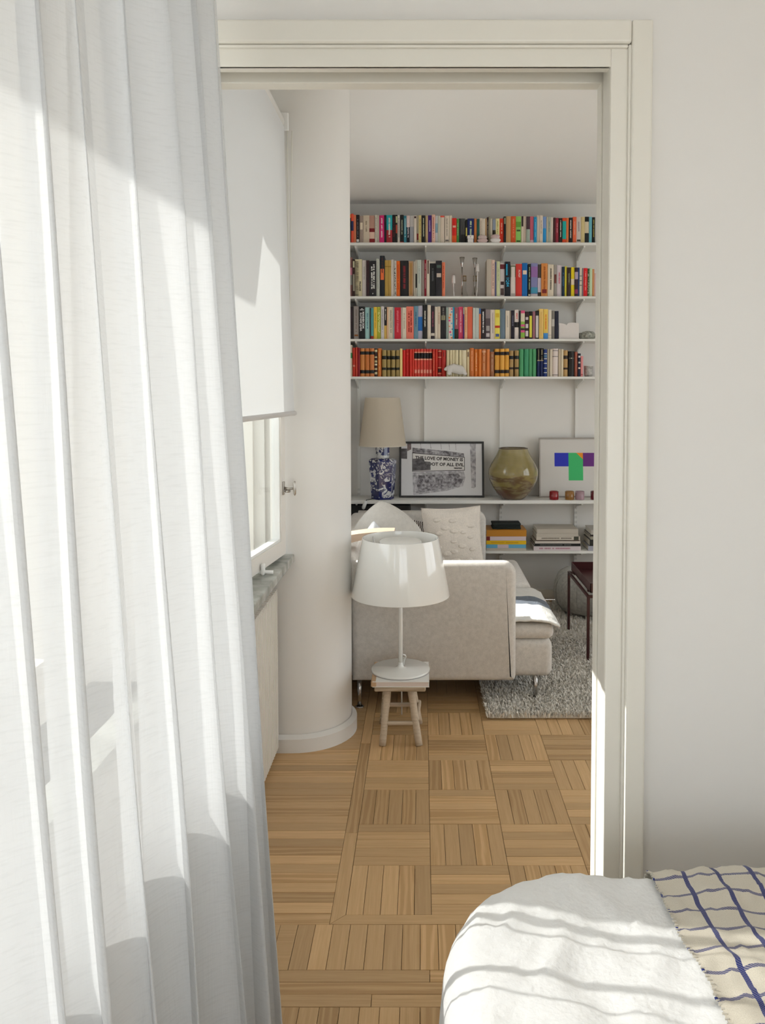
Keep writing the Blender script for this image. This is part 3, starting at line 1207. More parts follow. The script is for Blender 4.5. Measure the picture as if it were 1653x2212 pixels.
GREYC = fabric('grey_linen_cushion', (0.60, 0.575, 0.53), 420, 0.4, 0.10)
BLUEW = fabric('pale_blue_white_cotton', (0.70, 0.72, 0.74), 400, 0.3, 0.05)
KNOT = fabric('cream_tufted_wool', (0.72, 0.66, 0.59), 160, 0.7, 0.10)
pillow('cushion', (-0.205, 4.55, 0.612), (R(6), R(38), R(24)), 0.42, 0.40, 0.16, GREYC, 'large plain grey cushion standing on its corner against the sofa back', 0.78)
pillow('cushion', (-0.235, 4.20, 0.580), (R(8), R(43), R(-12)), 0.285, 0.285, 0.11, BLUEW, 'small pale blue-white cushion in front of the large grey one')
tp = pillow('cushion', (0.185, 4.86, 0.575), (R(-14), R(-2), R(4)), 0.36, 0.36, 0.11, KNOT, 'cream cushion with raised knotted tufts against the far sofa arm')
rnd = random.Random(11)
for i, (a, b) in enumerate([(-0.09, 0.10), (-0.085, 0.02), (-0.095, -0.06), (-0.08, -0.13), (0.0, 0.09), (0.005, 0.03), (0.0, -0.03), (0.0, -0.09), (0.01, -0.14), (0.105, 0.06), (0.10, -0.01), (0.11, -0.08), (0.09, -0.14), (-0.045, 0.05), (0.05, -0.06), (0.06, 0.02), (-0.04, -0.10)]):
    th = 0.055 * (1 - abs(a / 0.18) ** 2.6) ** 0.55 * (1 - abs(b / 0.18) ** 2.6) ** 0.55
    r_ = rnd.uniform(0.012, 0.020)
    MB().lathe([(r_ * 1.3, 0), (r_, 0.006), (r_ * 0.55, 0.009), (0, 0.006)], 9, (0, 0, 0), True, Matrix.Translation((a, -th + 0.002, b)) @ Matrix.Rotation(R(90), 4, 'X') @ Matrix.Scale(1.0, 4) @ Matrix.Diagonal((1.25, 0.7, 1, 1))).build('tuft', KNOT, tp)

# striped knitted bundle
zm, t, p = new_mat('black_white_stripe_knit')
tc = t.nodes.new('ShaderNodeTexCoord')
wv = t.nodes.new('ShaderNodeTexWave')
wv.inputs['Scale'].default_value = 26
wv.inputs['Distortion'].default_value = 3.5
rp = t.nodes.new('ShaderNodeValToRGB')
rp.color_ramp.interpolation = 'CONSTANT'
rp.color_ramp.elements[0].color = (0.05, 0.03, 0.025, 1)
rp.color_ramp.elements[1].position = 0.5
rp.color_ramp.elements[1].color = (0.72, 0.68, 0.64, 1)
t.links.new(tc.outputs['Object'], wv.inputs['Vector'])
t.links.new(wv.outputs['Fac'], rp.inputs['Fac'])
t.links.new(rp.outputs['Color'], p.inputs['Base Color'])
p.inputs['Roughness'].default_value = 0.9
m = pillow_mb(0.17, 0.27, 0.10, 18)
o = m.build('cushion', zm, None, loc=(-0.045, 4.93, 0.535))
o.rotation_euler = (R(-12), R(14), R(8))
tag(o, 'black and white striped cushion peeking out behind the white lampshade', 'cushion')
MB().tube([(-0.08, 0, -0.128), (0, 0, -0.125), (0.08, 0, -0.128)], 0.003, 6).build('seam', zm, o)

# quilt lying over the seat near the arm
qm, t, p = new_mat('white_quilt_blue_band')
tc = t.nodes.new('ShaderNodeTexCoord')
sp2 = t.nodes.new('ShaderNodeSeparateXYZ')
t.links.new(tc.outputs['UV'], sp2.inputs['Vector'])
rp = t.nodes.new('ShaderNodeValToRGB')
rp.color_ramp.interpolation = 'CONSTANT'
rp.color_ramp.elements[0].color = (0.78, 0.77, 0.73, 1)
e = rp.color_ramp.elements.new(0.44)
e.color = (0.13, 0.15, 0.18, 1)
e = rp.color_ramp.elements.new(0.70)
e.color = (0.62, 0.60, 0.56, 1)
rp.color_ramp.elements[-1].color = (0.62, 0.60, 0.56, 1)
t.links.new(sp2.outputs['Y'], rp.inputs['Fac'])
nz = t.nodes.new('ShaderNodeTexNoise')
nz.inputs['Scale'].default_value = 60
t.links.new(tc.outputs['UV'], nz.inputs['Vector'])
mx = t.nodes.new('ShaderNodeMix')
mx.data_type = 'RGBA'
mx.blend_type = 'MULTIPLY'
mx.inputs['Factor'].default_value = 0.25
t.links.new(rp.outputs['Color'], mx.inputs['A'])
t.links.new(nz.outputs['Color'], mx.inputs['B'])
t.links.new(rp.outputs['Color'], p.inputs['Base Color'])
b_ = t.nodes.new('ShaderNodeBump')
b_.inputs['Strength'].default_value = 0.6
b_.inputs['Distance'].default_value = 0.004
t.links.new(nz.outputs['Fac'], b_.inputs['Height'])
t.links.new(b_.outputs['Normal'], p.inputs['Normal'])
p.inputs['Roughness'].default_value = 0.9
QO = Vector((0.45, 4.0, 0.40))


def quilt(u, v):
    x = 0.16 + u * 0.475
    y = 3.728 + v * 0.60 - 0.010 * u * (1 - v)
    z = 0.386 + 0.006 * noise.noise(Vector((x * 11, y * 11, 0))) + 0.004 * noise.noise(Vector((x * 30, y * 22, 3)))
    e_ = max(0, x - 0.575)
    z -= e_ * 0.25 + 3.0 * e_ * e_
    f_ = max(0, 3.74 - y)
    z -= 0.10 * f_
    return Vector((x, y, z)) - QO


m = MB().grid(quilt, 40, 50)
qo = m.build('quilt', qm, None, loc=QO)
qo.modifiers.new('thick', 'SOLIDIFY').thickness = 0.010
tag(qo, 'white quilt with a slate blue band lying on the sofa seat', 'quilt')
uvl = qo.data.uv_layers.new(name='UVMap')
for lp in qo.data.loops:
    i_, j_ = divmod(lp.vertex_index, 51)
    uvl.data[lp.index].uv = (i_ / 40, j_ / 50)
MB().tube([quilt(0.985, k / 20) + Vector((0, 0, 0.002)) for k in range(21)], 0.0035, 6).build('hem', plain('quilt_hem', (0.72, 0.70, 0.66), 0.9), qo)

# bent plywood piece on the sofa behind the near arm
m = MB()
pts_t, pts_b = [], []
for k in range(13):
    s_ = k / 12
    x = -0.46 + 0.33 * s_
    z = 0.742 + 0.040 * math.sin(min(1, s_ * 1.15) * math.pi / 2)
    th = 0.038 * (1 - s_) ** 0.9 + 0.013
    pts_t.append((x, z))
    pts_b.append((x, z - th))
poly = pts_t + pts_b[::-1]
m.prism([(a + 0.3, b - 0.682) for a, b in poly], 'y', -0.06, 0.06)
tr_ = m.build('bentwood_tray', BIRCH, None, loc=(-0.3, 3.90, 0.682))
tag(tr_, 'pale bent plywood tray arching over the sofa corner by the pier', 'tray')
MB().box(-0.16, -0.145, -0.055, 0.055, -0.31, 0.02).build('support', BIRCH, tr_)

# ================================================================== STOOL, BOOK, LAMP
sx0, sy0 = -0.088, 3.385
st = empty('stool', (sx0, sy0, 0))
tag(st, 'small rustic stool of pale round branches under the white lamp', 'stool')
MB().rbox(-0.105, 0.105, -0.105, 0.115, 0.222, 0.246, 0.006, 2).build('seat', PALEWOOD, st)


def branch(mm, a, b, r0, r1, seed):
    a, b = Vector(a), Vector(b)
    pts, rs = [], []
    for k in range(9):
        t_ = k / 8
        p_ = a.lerp(b, t_)
        p_ += Vector((noise.noise(Vector((t_ * 3, seed, 0))), noise.noise(Vector((t_ * 3, seed, 5))), 0)) * 0.002
        pts.append(p_)
        rs.append((r0 + (r1 - r0) * t_) * (1 + 0.05 * noise.noise(Vector((t_ * 6, seed, 9)))))
    mm.tube(pts, rs, 10)
    return mm


for i, (a, b) in enumerate((((-0.052, -0.05, 0.225), (-0.072, -0.105, 0.0)), ((0.042, -0.05, 0.225), (0.078, -0.105, 0.0)), ((-0.0566, 0.06, 0.225), (-0.082, 0.12, 0.0)), ((0.0405, 0.06, 0.225), (0.078, 0.12, 0.0)))):
    branch(MB(), a, b, 0.0155, 0.0145, i * 3.3).build('leg', PALEWOOD, st)
branch(MB(), (-0.062, -0.085, 0.085), (0.066, -0.085, 0.085), 0.0095, 0.0095, 20).build('stretcher', PALEWOOD, st)
branch(MB(), (-0.075, 0.105, 0.088), (0.078, 0.105, 0.088), 0.0095, 0.0095, 23).build('stretcher', PALEWOOD, st)
branch(MB(), (-0.070, -0.09, 0.10), (-0.078, 0.11, 0.10), 0.0085, 0.0085, 26).build('stretcher', PALEWOOD, st)
branch(MB(), (0.070, -0.09, 0.10), (0.078, 0.11, 0.10), 0.0085, 0.0085, 29).build('stretcher', PALEWOOD, st)

TANC = plain('tan_book_cloth', (0.52, 0.34, 0.20), 0.7)
PAGES = plain('page_paper', (0.74, 0.69, 0.60), 0.85, bump=0.2, scale=300)
PINKP = plain('pinkish_page_edge', (0.70, 0.60, 0.54), 0.85)
WHITEC = plain('white_book_cover', (0.82, 0.81, 0.78), 0.5)
bk = empty('book', (sx0, sy0, 0.2465))
tag(bk, 'large white book with tan spine lying on the rustic stool', 'book')
MB().box(-0.112, 0.119, -0.118, 0.128, 0, 0.0025).box(-0.112, 0.119, -0.118, 0.128, 0.0205, 0.023).build('cover', WHITEC, bk)
MB().rbox(-0.118, -0.096, -0.1185, 0.1285, -0.0002, 0.0235, 0.004, 2, smooth=False).build('spine', TANC, bk)
MB().box(-0.10, 0.116, -0.116, 0.126, 0.0025, 0.0205).build('pages', PINKP, bk)

lz = 0.270
la = empty('table_lamp', (-0.0888, 3.405, lz))
tag(la, 'glossy white lamp with wide tapered shade standing on the rustic stool', 'lamp')
MB().lathe([(0, 0), (0.122, 0), (0.124, 0.003), (0.124, 0.0075), (0.122, 0.010), (0.026, 0.0105), (0.024, 0.012), (0.016, 0.014), (0.0115, 0.020), (0.0098, 0.030), (0.0098, 0.034), (0, 0.034)], 64).build('base', LAMPW, la)
MB().lathe([(0.122, 0.0), (0.1243, -0.0005), (0.1243, 0.002), (0.122, 0.002)], 64).build('base_rim', plain('lamp_foot_grey', (0.35, 0.33, 0.32), 0.5), la)
MB().tube([(0, 0, 0.02), (0, 0, 0.40)], 0.0092, 20).build('pole', LAMPW, la)
sb, stp, rb, rt = 0.322, 0.565, 0.207, 0.160
m = MB().lathe([(rb, sb), (rb + 0.0006, sb + 0.003), (rt + 0.0006, stp - 0.002), (rt, stp), (rt - 0.003, stp), (rt - 0.004, stp - 0.002), (rb - 0.004, sb + 0.003), (rb - 0.003, sb), (rb, sb)], 96)
shd = m.build('shade', LAMPW, la)
MB().lathe([(0.0, 0.552), (0.085, 0.552), (0.088, 0.549), (0.088, 0.42), (0.085, 0.42), (0.085, 0.546), (0, 0.548)], 48).build('diffuser', plain('opal_diffuser', (0.80, 0.79, 0.75), 0.4), la)
m = MB()
for a in (20, 140, 260):
    c_, s_ = math.cos(R(a)), math.sin(R(a))
    m.tube([(0.009 * c_, 0.009 * s_, 0.39), (0.12 * c_, 0.12 * s_, 0.44), (0.1585 * c_, 0.1585 * s_, 0.552)], 0.003, 6)
m.build('spider', LAMPW, la)
m = MB().tube([(0.008, 0.004, 0.066), (0.020, 0.01, 0.060), (0.022, 0.015, 0.052), (0.014, 0.018, 0.035), (0.012, 0.03, 0.014), (0.01, 0.14, 0.006), (0.0, 0.17, -0.10), (0.0, 0.175, -0.262)], 0.003, 8)
m.build('cord', WHITEPL, la)

# ================================================================== TRAY TABLE, POUF, CABINET
OXB = plain('oxblood_steel', (0.045, 0.006, 0.007), 0.35)
tt = empty('tray_table', (1.15, 4.55, 0.0))
tag(tt, 'dark red steel tray table on the shaggy rug', 'table')
x0, x1, y0, y1, zt = -0.27, 0.30, -0.285, 0.285, 0.372
for x, y in ((x0, y0), (x0, y1), (x1, y0), (x1, y1)):
    MB().box(x - 0.007, x + 0.007, y - 0.007, y + 0.007, 0.022, zt).build('leg', OXB, tt)
m = MB()
m.box(x0, x1, y0 - 0.006, y0 + 0.006, zt - 0.014, zt).box(x0, x1, y1 - 0.006, y1 + 0.006, zt - 0.014, zt)
m.box(x0 - 0.006, x0 + 0.006, y0, y1, zt - 0.014, zt).box(x1 - 0.006, x1 + 0.006, y0, y1, zt - 0.014, zt)
m.build('frame', OXB, tt)
m = MB()
a, b = 0.012, 0.05
m.box(x0 + a, x1 - a, y0 + a, y1 - a, zt + 0.010, zt + 0.014)
for s in (0, 1):
    m.box(x0 + a, x1 - a, (y0 + a, y1 - a - 0.003)[s], (y0 + a + 0.003, y1 - a)[s], zt + 0.010, zt + 0.010 + b)
    m.box((x0 + a, x1 - a - 0.003)[s], (x0 + a + 0.003, x1 - a)[s], y0 + a, y1 - a, zt + 0.010, zt + 0.010 + b)
for u_ in (-0.2, 0.2):
    m.box(x0 + a, x0 + a + 0.02, u_ - 0.01, u_ + 0.01, zt - 0.001, zt + 0.011)
    m.box(x1 - a - 0.02, x1 - a, u_ - 0.01, u_ + 0.01, zt - 0.001, zt + 0.011)
m.build('tray', OXB, tt)

POUF = fabric('mottled_grey_wool', (0.36, 0.35, 0.32), 60, 0.6, 0.25)
m = MB()
prof = [(0.0, 0.27), (0.10, 0.27), (0.17, 0.262), (0.215, 0.235), (0.238, 0.18), (0.243, 0.12), (0.232, 0.06), (0.20, 0.015), (0.16, 0.0), (0, 0.0)]
m.lathe(prof, 40)
pf = m.build('pouf', POUF, None, loc=(1.10, 5.24, 0.03))
tag(pf, 'round mottled grey pouf on the rug against the back wall', 'pouf')
m = MB()
for k in range(8):
    a = k * math.pi / 4 + 0.2
    m.tube([(0.03 * math.cos(a), 0.03 * math.sin(a), 0.271)] + [((r_ + 0.001) * math.cos(a), (r_ + 0.001) * math.sin(a), z_ + 0.001) for r_, z_ in prof[2:8]], 0.0022, 6)
m.build('seams', POUF, pf)

cb = empty('low_cabinet', (-0.28, 5.50, 0))
tag(cb, 'black low cabinet under the long shelf behind the sofa', 'cabinet')
MB().rbox(-0.205, 0.205, -0.09, 0.11, 0.05, 0.695, 0.004, 2, smooth=False).build('body', BLACK, cb)
for s in (0, 1):
    d_ = MB().rbox(-0.200 + s * 0.201, -0.001 + s * 0.201, -0.105, -0.09, 0.06, 0.69, 0.003, 2, smooth=False).build('door', BLACK, cb)
    MB().lathe([(0, 0), (0.008, 0), (0.009, 0.012), (0, 0.014)], 10, M=Matrix.Translation((-0.02 + s * 0.04, -0.105, 0.4)) @ Matrix.Rotation(R(90), 4, 'X')).build('knob', NICKEL, d_)
for x, y in ((-0.19, -0.08), (0.17, -0.08), (-0.19, 0.08), (0.17, 0.08)):
    MB().box(x, x + 0.02, y, y + 0.02, 0.0, 0.05).build('foot', BLACK, cb)

# ================================================================== SHELVES
SFY = 5.360
SHELF_PX = [('top', 523.6, 529.8), ('second', 639.8, 645.0), ('third', 732.0, 737.0), ('fourth', 813.4, 818.6), ('long low', 1081.0, 1088.6), ('lowest', 1190.4, 1196.2)]
SHZ = []
RAILPX = [775, 919.5, 1083, 1246]
RAILX = [at(q, 900, 5.60).x for q in RAILPX]
for i, (nm, a, b) in enumerate(SHELF_PX):
    zt, zb = at(900, a, SFY).z, at(900, b, SFY).z
    SHZ.append(zt)
    x0 = -0.488 if i < 5 else 0.30
    if i == 5:
        x0 = 0.31
    sh = empty('wall_shelf', ((x0 + 1.35) / 2, 5.48, zb))
    tag(sh, {'top': 'white wall shelf at the top carrying the highest row of books', 'second': 'white wall shelf with the silver candlesticks',
             'third': 'white wall shelf with the scalloped white box', 'fourth': 'white wall shelf with the white bear figurine',
             'long low': 'white wall shelf carrying the blue lamp and framed pictures', 'lowest': 'lowest white wall shelf with lying stacks of books'}[nm], 'shelf', 'white wall shelves on rails')
    cxs = (x0 + 1.35) / 2
    MB().rbox(x0 - cxs, 1.35 - cxs, SFY - 5.48, YB - 0.006 - 5.48, 0, zt - zb, 0.002, 1, smooth=False).build('board', SHELFW, sh)
    for X in RAILX:
        if X < x0:
            continue
        prof = [(SFY + 0.018, 0), (5.604, 0), (5.604, -0.062), (5.592, -0.062), (5.56, -0.045), (5.47, -0.026), (SFY + 0.03, -0.013), (SFY + 0.018, -0.008)]
        MB().prism([(y - 5.48, z) for y, z in prof], 'x', X - 0.005 - cxs, X + 0.005 - cxs).build('bracket', SHELFW, sh)
for X in RAILX:
    rl = empty('shelf_rail', (X, 5.61, 0.22))
    tag(rl, {0: 'leftmost white slotted shelf rail on the back wall', 1: 'second white slotted shelf rail, behind the street photograph', 2: 'third white slotted shelf rail, behind the olive vase', 3: 'rightmost white slotted shelf rail on the back wall'}[RAILX.index(X)], 'shelf rail', 'white shelf rails')
    MB().box(-0.010, 0.010, -0.010, 0.010, 0, 2.2).build('channel', SHELFW, rl)
    m = MB()
    z = 0.03
    while z < 0.56:
        for sx_ in (-0.0045, 0.0045):
            m.box(sx_ - 0.0013, sx_ + 0.0013, -0.0104, -0.009, z, z + 0.016)
        z += 0.032
    m.build('slots', plain('slot_shadow', (0.30, 0.29, 0.28), 0.8), rl)

# ================================================================== BOOKS
S1 = """741.8 745.8 462 8f9a4a;.05 .9 5a5a28 i
746.9 753.7 463 d0541c;T 9a3010
754 758.3 463 1a1414;0 .12 d0702c;.9 1 5a1018
758.3 763.8 461.5 c84a34;.25 .58 1a2248
763.8 769.3 464 b86a4a
769.3 776.6 464 141013;T 6a6468;.86 .95 c8c4c0 i
777 784.7 466 8a7a70;.25 .5 c4b8a4 i
785 797.9 465 b5a794;T 8a7c68
798 809.6 465.5 a07a6c;.46 .59 6a1018;.6 .83 c4a494;.84 1 7a141c
810 814.8 463.8 b8b0a4;T 7a7268
815 819.6 465 a59d90
819.8 830 465 b51a5e;T d8b8bc
830 835 464.5 14141a
835 847.6 464.5 8f2028;0 .53 1a8f96;T c8c0b4
847.7 854.4 464 141010;T 5a1420
854.5 859 464 161212;.05 .28 a8ac84 i;.35 .65 a04030 i
859.1 864.2 465 bdb6ac;T 5a545a
864.6 872.4 464 141414;T a0a48c;.95 1 8a2018
872.6 878.5 466 2c6f7e;T a0b4b4
878.5 885.3 465.5 14141f;0 .42 c0aaa4;T c8c4c8
885.3 894.2 466 a5a19e;.4 1 83858c
894.3 900 465.5 c0b6aa;.03 .1 2a1414 i
900.1 904.8 465.5 8a8270;.65 .88 6a1a1c i
904.8 910.8 465 c0ae74;T 8f8040
911 919.2 465 161412;T a8a890
919.3 924.7 466 a8906a
924.7 932.8 465 3b1a66;T a89ab4
933 940.4 463.4 c8a090;T 9a4038
940.4 945.9 466 a8a8a8;.28 .62 6f8a98
946 951.3 466.5 a8a898
951.5 960.4 465.8 bdb0a0;0 .06 b84030
961.5 970.5 466 c0b5a6;T 8a8074;.87 .93 5a5450 i
970.9 976.9 465.2 c4b9a4
977 986.5 471 b81e14;.30 .38 c89a84 i;.7 1 c04a18
986.6 992 472.5 3f7d3c;T 9ab48c
992 995.5 472 16181a
995.7 1005 472 3a3a38;.65 1 141414
1006 1010 474 1a1a18;.35 .7 b8ac58 i
1010.2 1024.3 472 0c1a50;T a8b89a
1024.6 1030 472 b06a38
1030.6 1036.5 473 1a4a44
1036.6 1042.4 470.8 bdb2a2;T 8a7c6c
1042.5 1048.4 472 bfb5a6
1048.5 1051.8 472 a88a66
1052 1056 469 2a1816;T 8a8274
1056 1059.8 467.5 7f7a66
1060 1064.5 472 b9b0a0
1064.5 1071.2 474 2a2418;0 .45 7a8290
1071.3 1079.7 472 c2b988;T 8a8448
1079.8 1088.3 472 c03018;T d89a84
1088.7 1093.6 467.5 101214;.05 .28 6a7260 i
1093.8 1103.9 467 a8865c
1104.4 1114.8 467 b8481c;T d0805c
1114.9 1126 467.3 7aae58;.2 .4 5a8c34;.5 .56 2a4020 i;.9 .95 2a4020 i
1126.5 1131.7 467 bdb09e;0 .38 241c1c i
1131.8 1137.3 467 c0b0a4
1137.4 1145.6 467.5 8a968c;0 .48 3f2a34
1145.6 1153.8 467.5 b8586a;.88 .96 c8a8b0
1153.9 1160 468.5 0a7fae;T 6aaec8
1160.1 1166.2 465 bfb3a4
1166.3 1173.3 465 c2b6a8;T 8a7e70
1173.4 1180.5 468 1a7fb8;0 .44 6a86b4
1180.5 1184 469 a89c84
1184 1190.3 468 98a196;T 6f786e
1190.4 1195.4 469.2 c2b6aa
1196 1200.6 470 3a1418
1200.7 1207.4 470.5 8a2838;T b0707a
1207.8 1215.5 471 1c1412;T b0aca0
1215.6 1223.7 470.5 c0401c;.13 .84 0f8f88
1223.8 1229 470.5 c86a38
1229.4 1237.6 470 141012;T c0b8b0
1238 1245.8 468.3 c85a38;T d89078
1245.9 1256 468.6 b4aca6;T 8a8288;.86 .93 3a3428 i
1256 1263.8 468.5 b8a878
1263.9 1272.9 468 bdaf94;0 .19 101214;.62 1 101214
1273 1279.3 468.4 5a9aa8
1279.8 1286.2 469 14140f;T a89848"""
S2 = """750.7 761.3 556 6f4c46;.26 .45 b06f80;.45 .70 7a7a72
761.8 766.7 560 2f1a14;.05 .22 a8a488 i;.4 .85 8a8474 i
767.1 782.1 560 b9b090;Z 241810
782.6 791.3 562 b4aca8;T 8f8f88
791.3 797.8 562.3 2a1418
798 813 563.4 1d1b1d;T d0ccc4 2;O d0ccc4
813.1 820.3 558.6 a6a89e;T 868c86
820.8 831 552.2 0f1620;.32 .59 d86030 i;T2 3a1410
831.5 838.7 562 9a7d3a;.16 .19 7a5f20
838.8 845 562 9c8040;.16 .19 7a5f20
845.1 851.2 560.5 b9b0a8
851.3 856.6 563 aaa49c;K 1c1a1a
856.7 864.4 563.6 dd5a0c;T a02808
864.5 882.8 563 100f10;T 7a2028
883.3 893 564 9a7a5a;.05 .95 8f6a34 e
893.3 897.4 565 9a9284
897.5 901.8 561 b5b0a6;.38 .76 1a1612 i
901.9 910.2 561 a8ada4;T 8a908c
910.3 916.8 562 7a706a
916.9 921.7 561 8a2030;T c09aa0
921.8 928.4 561 b9ae9f;.02 .38 3a1c18 e
928.5 941.7 565 141416;0 .05 a8a298;T 4a4a4c
941.8 955 563 1c1a20;.35 .46 b0a094 i;.12 .2 3f5048 i
955.1 961.8 566.5 d87050;T a83820
1052 1061.8 560 a1978a
1062 1069.3 561.5 c2a698;T 7a6a60
1069.7 1073 566 5a5a78
1073.3 1080.4 564.5 b0b48e;T 8a9070
1080.6 1090.6 568 b0a8a8;.04 .18 5a1a24;.55 .65 2a1a1c i;.75 .95 4a3a38 i
1091.2 1102.8 565 0a0f1a;Q 2f9ac0
1103.3 1114.2 570.5 98908a;.05 .4 4a5438;.08 .9 c0b6b0 i
1114.7 1128 570 b43028;F e0c0b4
1128.4 1139.9 568 0a5a9a;.22 .34 c8b4a0 i
1141.3 1147.3 570 101210;T a8b48c;.93 .97 c0bca8 i
1147.4 1162.1 568.5 6f7098;.1 .42 7f5a8f;.72 .9 3a7f9a;.92 1 b0a8a8
1162.3 1169.6 571 3a3230;.42 .86 a8a0ac
1169.9 1183.6 568.7 b8763c;T 8f4a18;.78 .9 6a1c18 i
1184 1196.8 571 bdb2a0;T 5a5248
1197.2 1203.3 572 85807a;.3 .58 5a2a24 i
1203.7 1214 573 b6acb0;T b05064
1214.3 1220.4 576 14283a;T 3f6a84
1220.5 1225.3 575.2 d0c03c
1225.4 1234 577.6 2a1a14;T 7a7c5c
1234.1 1241.8 577 dcb414;.4 .6 c8b8a0
1242 1249.4 578 2a1a2a;.15 .4 9a8a9c;.75 .9 7a2a50
1249.5 1252.6 578 3a5a9a
1252.7 1257.6 578 b9b0a0;.28 .3 2a2420;.44 .46 2a2420;.6 .62 2a2420
1258 1261.2 579 7a6a70
1261.3 1269.8 579 c0141c;T d87a70
1269.9 1274 580 2f4a2c;K a8b49c
1274.1 1280 579 a8bc9c
1280.1 1284.5 581 b07a4c
1284.6 1290 590 b8a0a0"""
S3 = """751 754 662 3a2420
754.1 763.8 662 1a1012;T 2a1420
764.2 775.2 661.5 8d8580;T 6f625c;.86 .91 7a4a1c i
775.4 788.8 662 121214;MAN d8d4cc
789 798.6 664 8fb4b2;T 3f6a7a
798.7 801 665 201818
801.1 807.3 665.3 4a8f94;.9 1 8a2a24
807.4 814.5 663 c8a83c;T 9a7414
814.6 822.8 663 94982c;T c8c888 2
822.9 830 661.5 b4aeac;T 8a8488
830.1 835.8 664 c0a050;0 .57 141012;T2 c8c4bc
835.9 839.1 663 c09a7c
839.2 849.9 663 bfb5a0;T 8a8270
850 852.2 664.5 7a8a94
852.4 866.3 664 a81828;T c86068
866.4 869.2 664.5 bdb4a8
869.3 877.6 664.2 c0b5a4;T 9a8a7a
878 893.9 662 dd6a58;T 8a1c18 2
894.3 903.4 661 5a7c8c;T 2f5470
903.5 913 660.5 9a98a8;.33 .75 1c5ca0
913.6 923.2 658 121011;T c8c4b8
923.7 931 658.6 bfb4a4
931.4 939.2 660.3 241a20;T 8a3a50;.82 .9 b9b0a4
939.7 945.4 662.6 bdb2a2
945.5 951.8 662.2 b8aa98;T 8f6a54
951.9 963.9 661.5 1a1618;.28 .42 7f7858 i;T2 6a6660
964.4 968.8 664 8a9a94
969.2 978.3 663.5 c0b6ac;D 1
978.5 981.9 663.2 1a7f9a
982.3 990.5 664 8a4a50;.68 1 2a2018;T b8a890
991 1000.6 662.6 b83858;T d898a4
1000.7 1003.5 665 4a2060;0 .2 9a948c
1003.6 1009.9 663.5 ec9f78;T b86a40
1010.4 1021.4 662.6 c05a40
1022 1026.7 665 b4b8b0
1026.8 1035 665 a4aaa4
1035.1 1039.3 666 c87850;0 .18 3a5a8a
1039.4 1049.3 666.6 1c1216;T d0ccc8
1049.4 1059.5 668.6 4a4044;0 .3 7a7072;.55 .72 8f8a88 i;.8 .92 a8a0a0 i
1059.9 1069.6 669 c4b8ae;T 9a8f8a
1069.7 1080.3 669 d0bc50;.12 .26 b89a2c i;.54 .62 a83418;.82 .92 3a4a7a i
1080.4 1092 667 5a6a78
1092.5 1101.2 671 bfb5a6;T 9a9084
1101.3 1104.2 671.5 857a6c
1104.7 1111.8 670.5 1a1622;T 6a6878
1112 1121.2 669 c0b6b0;.05 .37 c4bab4;.42 .60 121012;W b82018
1121.6 1125.2 671 141216
1125.6 1134.2 670.6 7aa040;0 .1 c04a70;.1 .39 c0b4a0;.49 .56 c0487c;.62 .69 2a1a1c;.69 .77 c04a78;.95 1 b07060
1134.6 1142.9 673 2a1418;.2 .3 b8aeb0 i;.45 .6 b8aeb0 i;.7 .9 b8aeb0 i
1143.3 1150.7 672.6 141312;.16 .94 c0b83c i
1151.1 1156.8 672.5 8a5a62
1156.9 1164.8 671.4 121212;.17 .95 b4aeac i
1165.3 1174.2 667 d0ac64;.1 .9 c09c54 e
1174.7 1184.4 667.6 d8ac50;.8 1 3a7ab4;T c86a1c
1184.9 1192 669 bfb6a8;.86 .87 6a645c
1192.4 1198.6 671 6a665e;.3 .55 a8a49c
1199 1207.3 671.8 101426"""
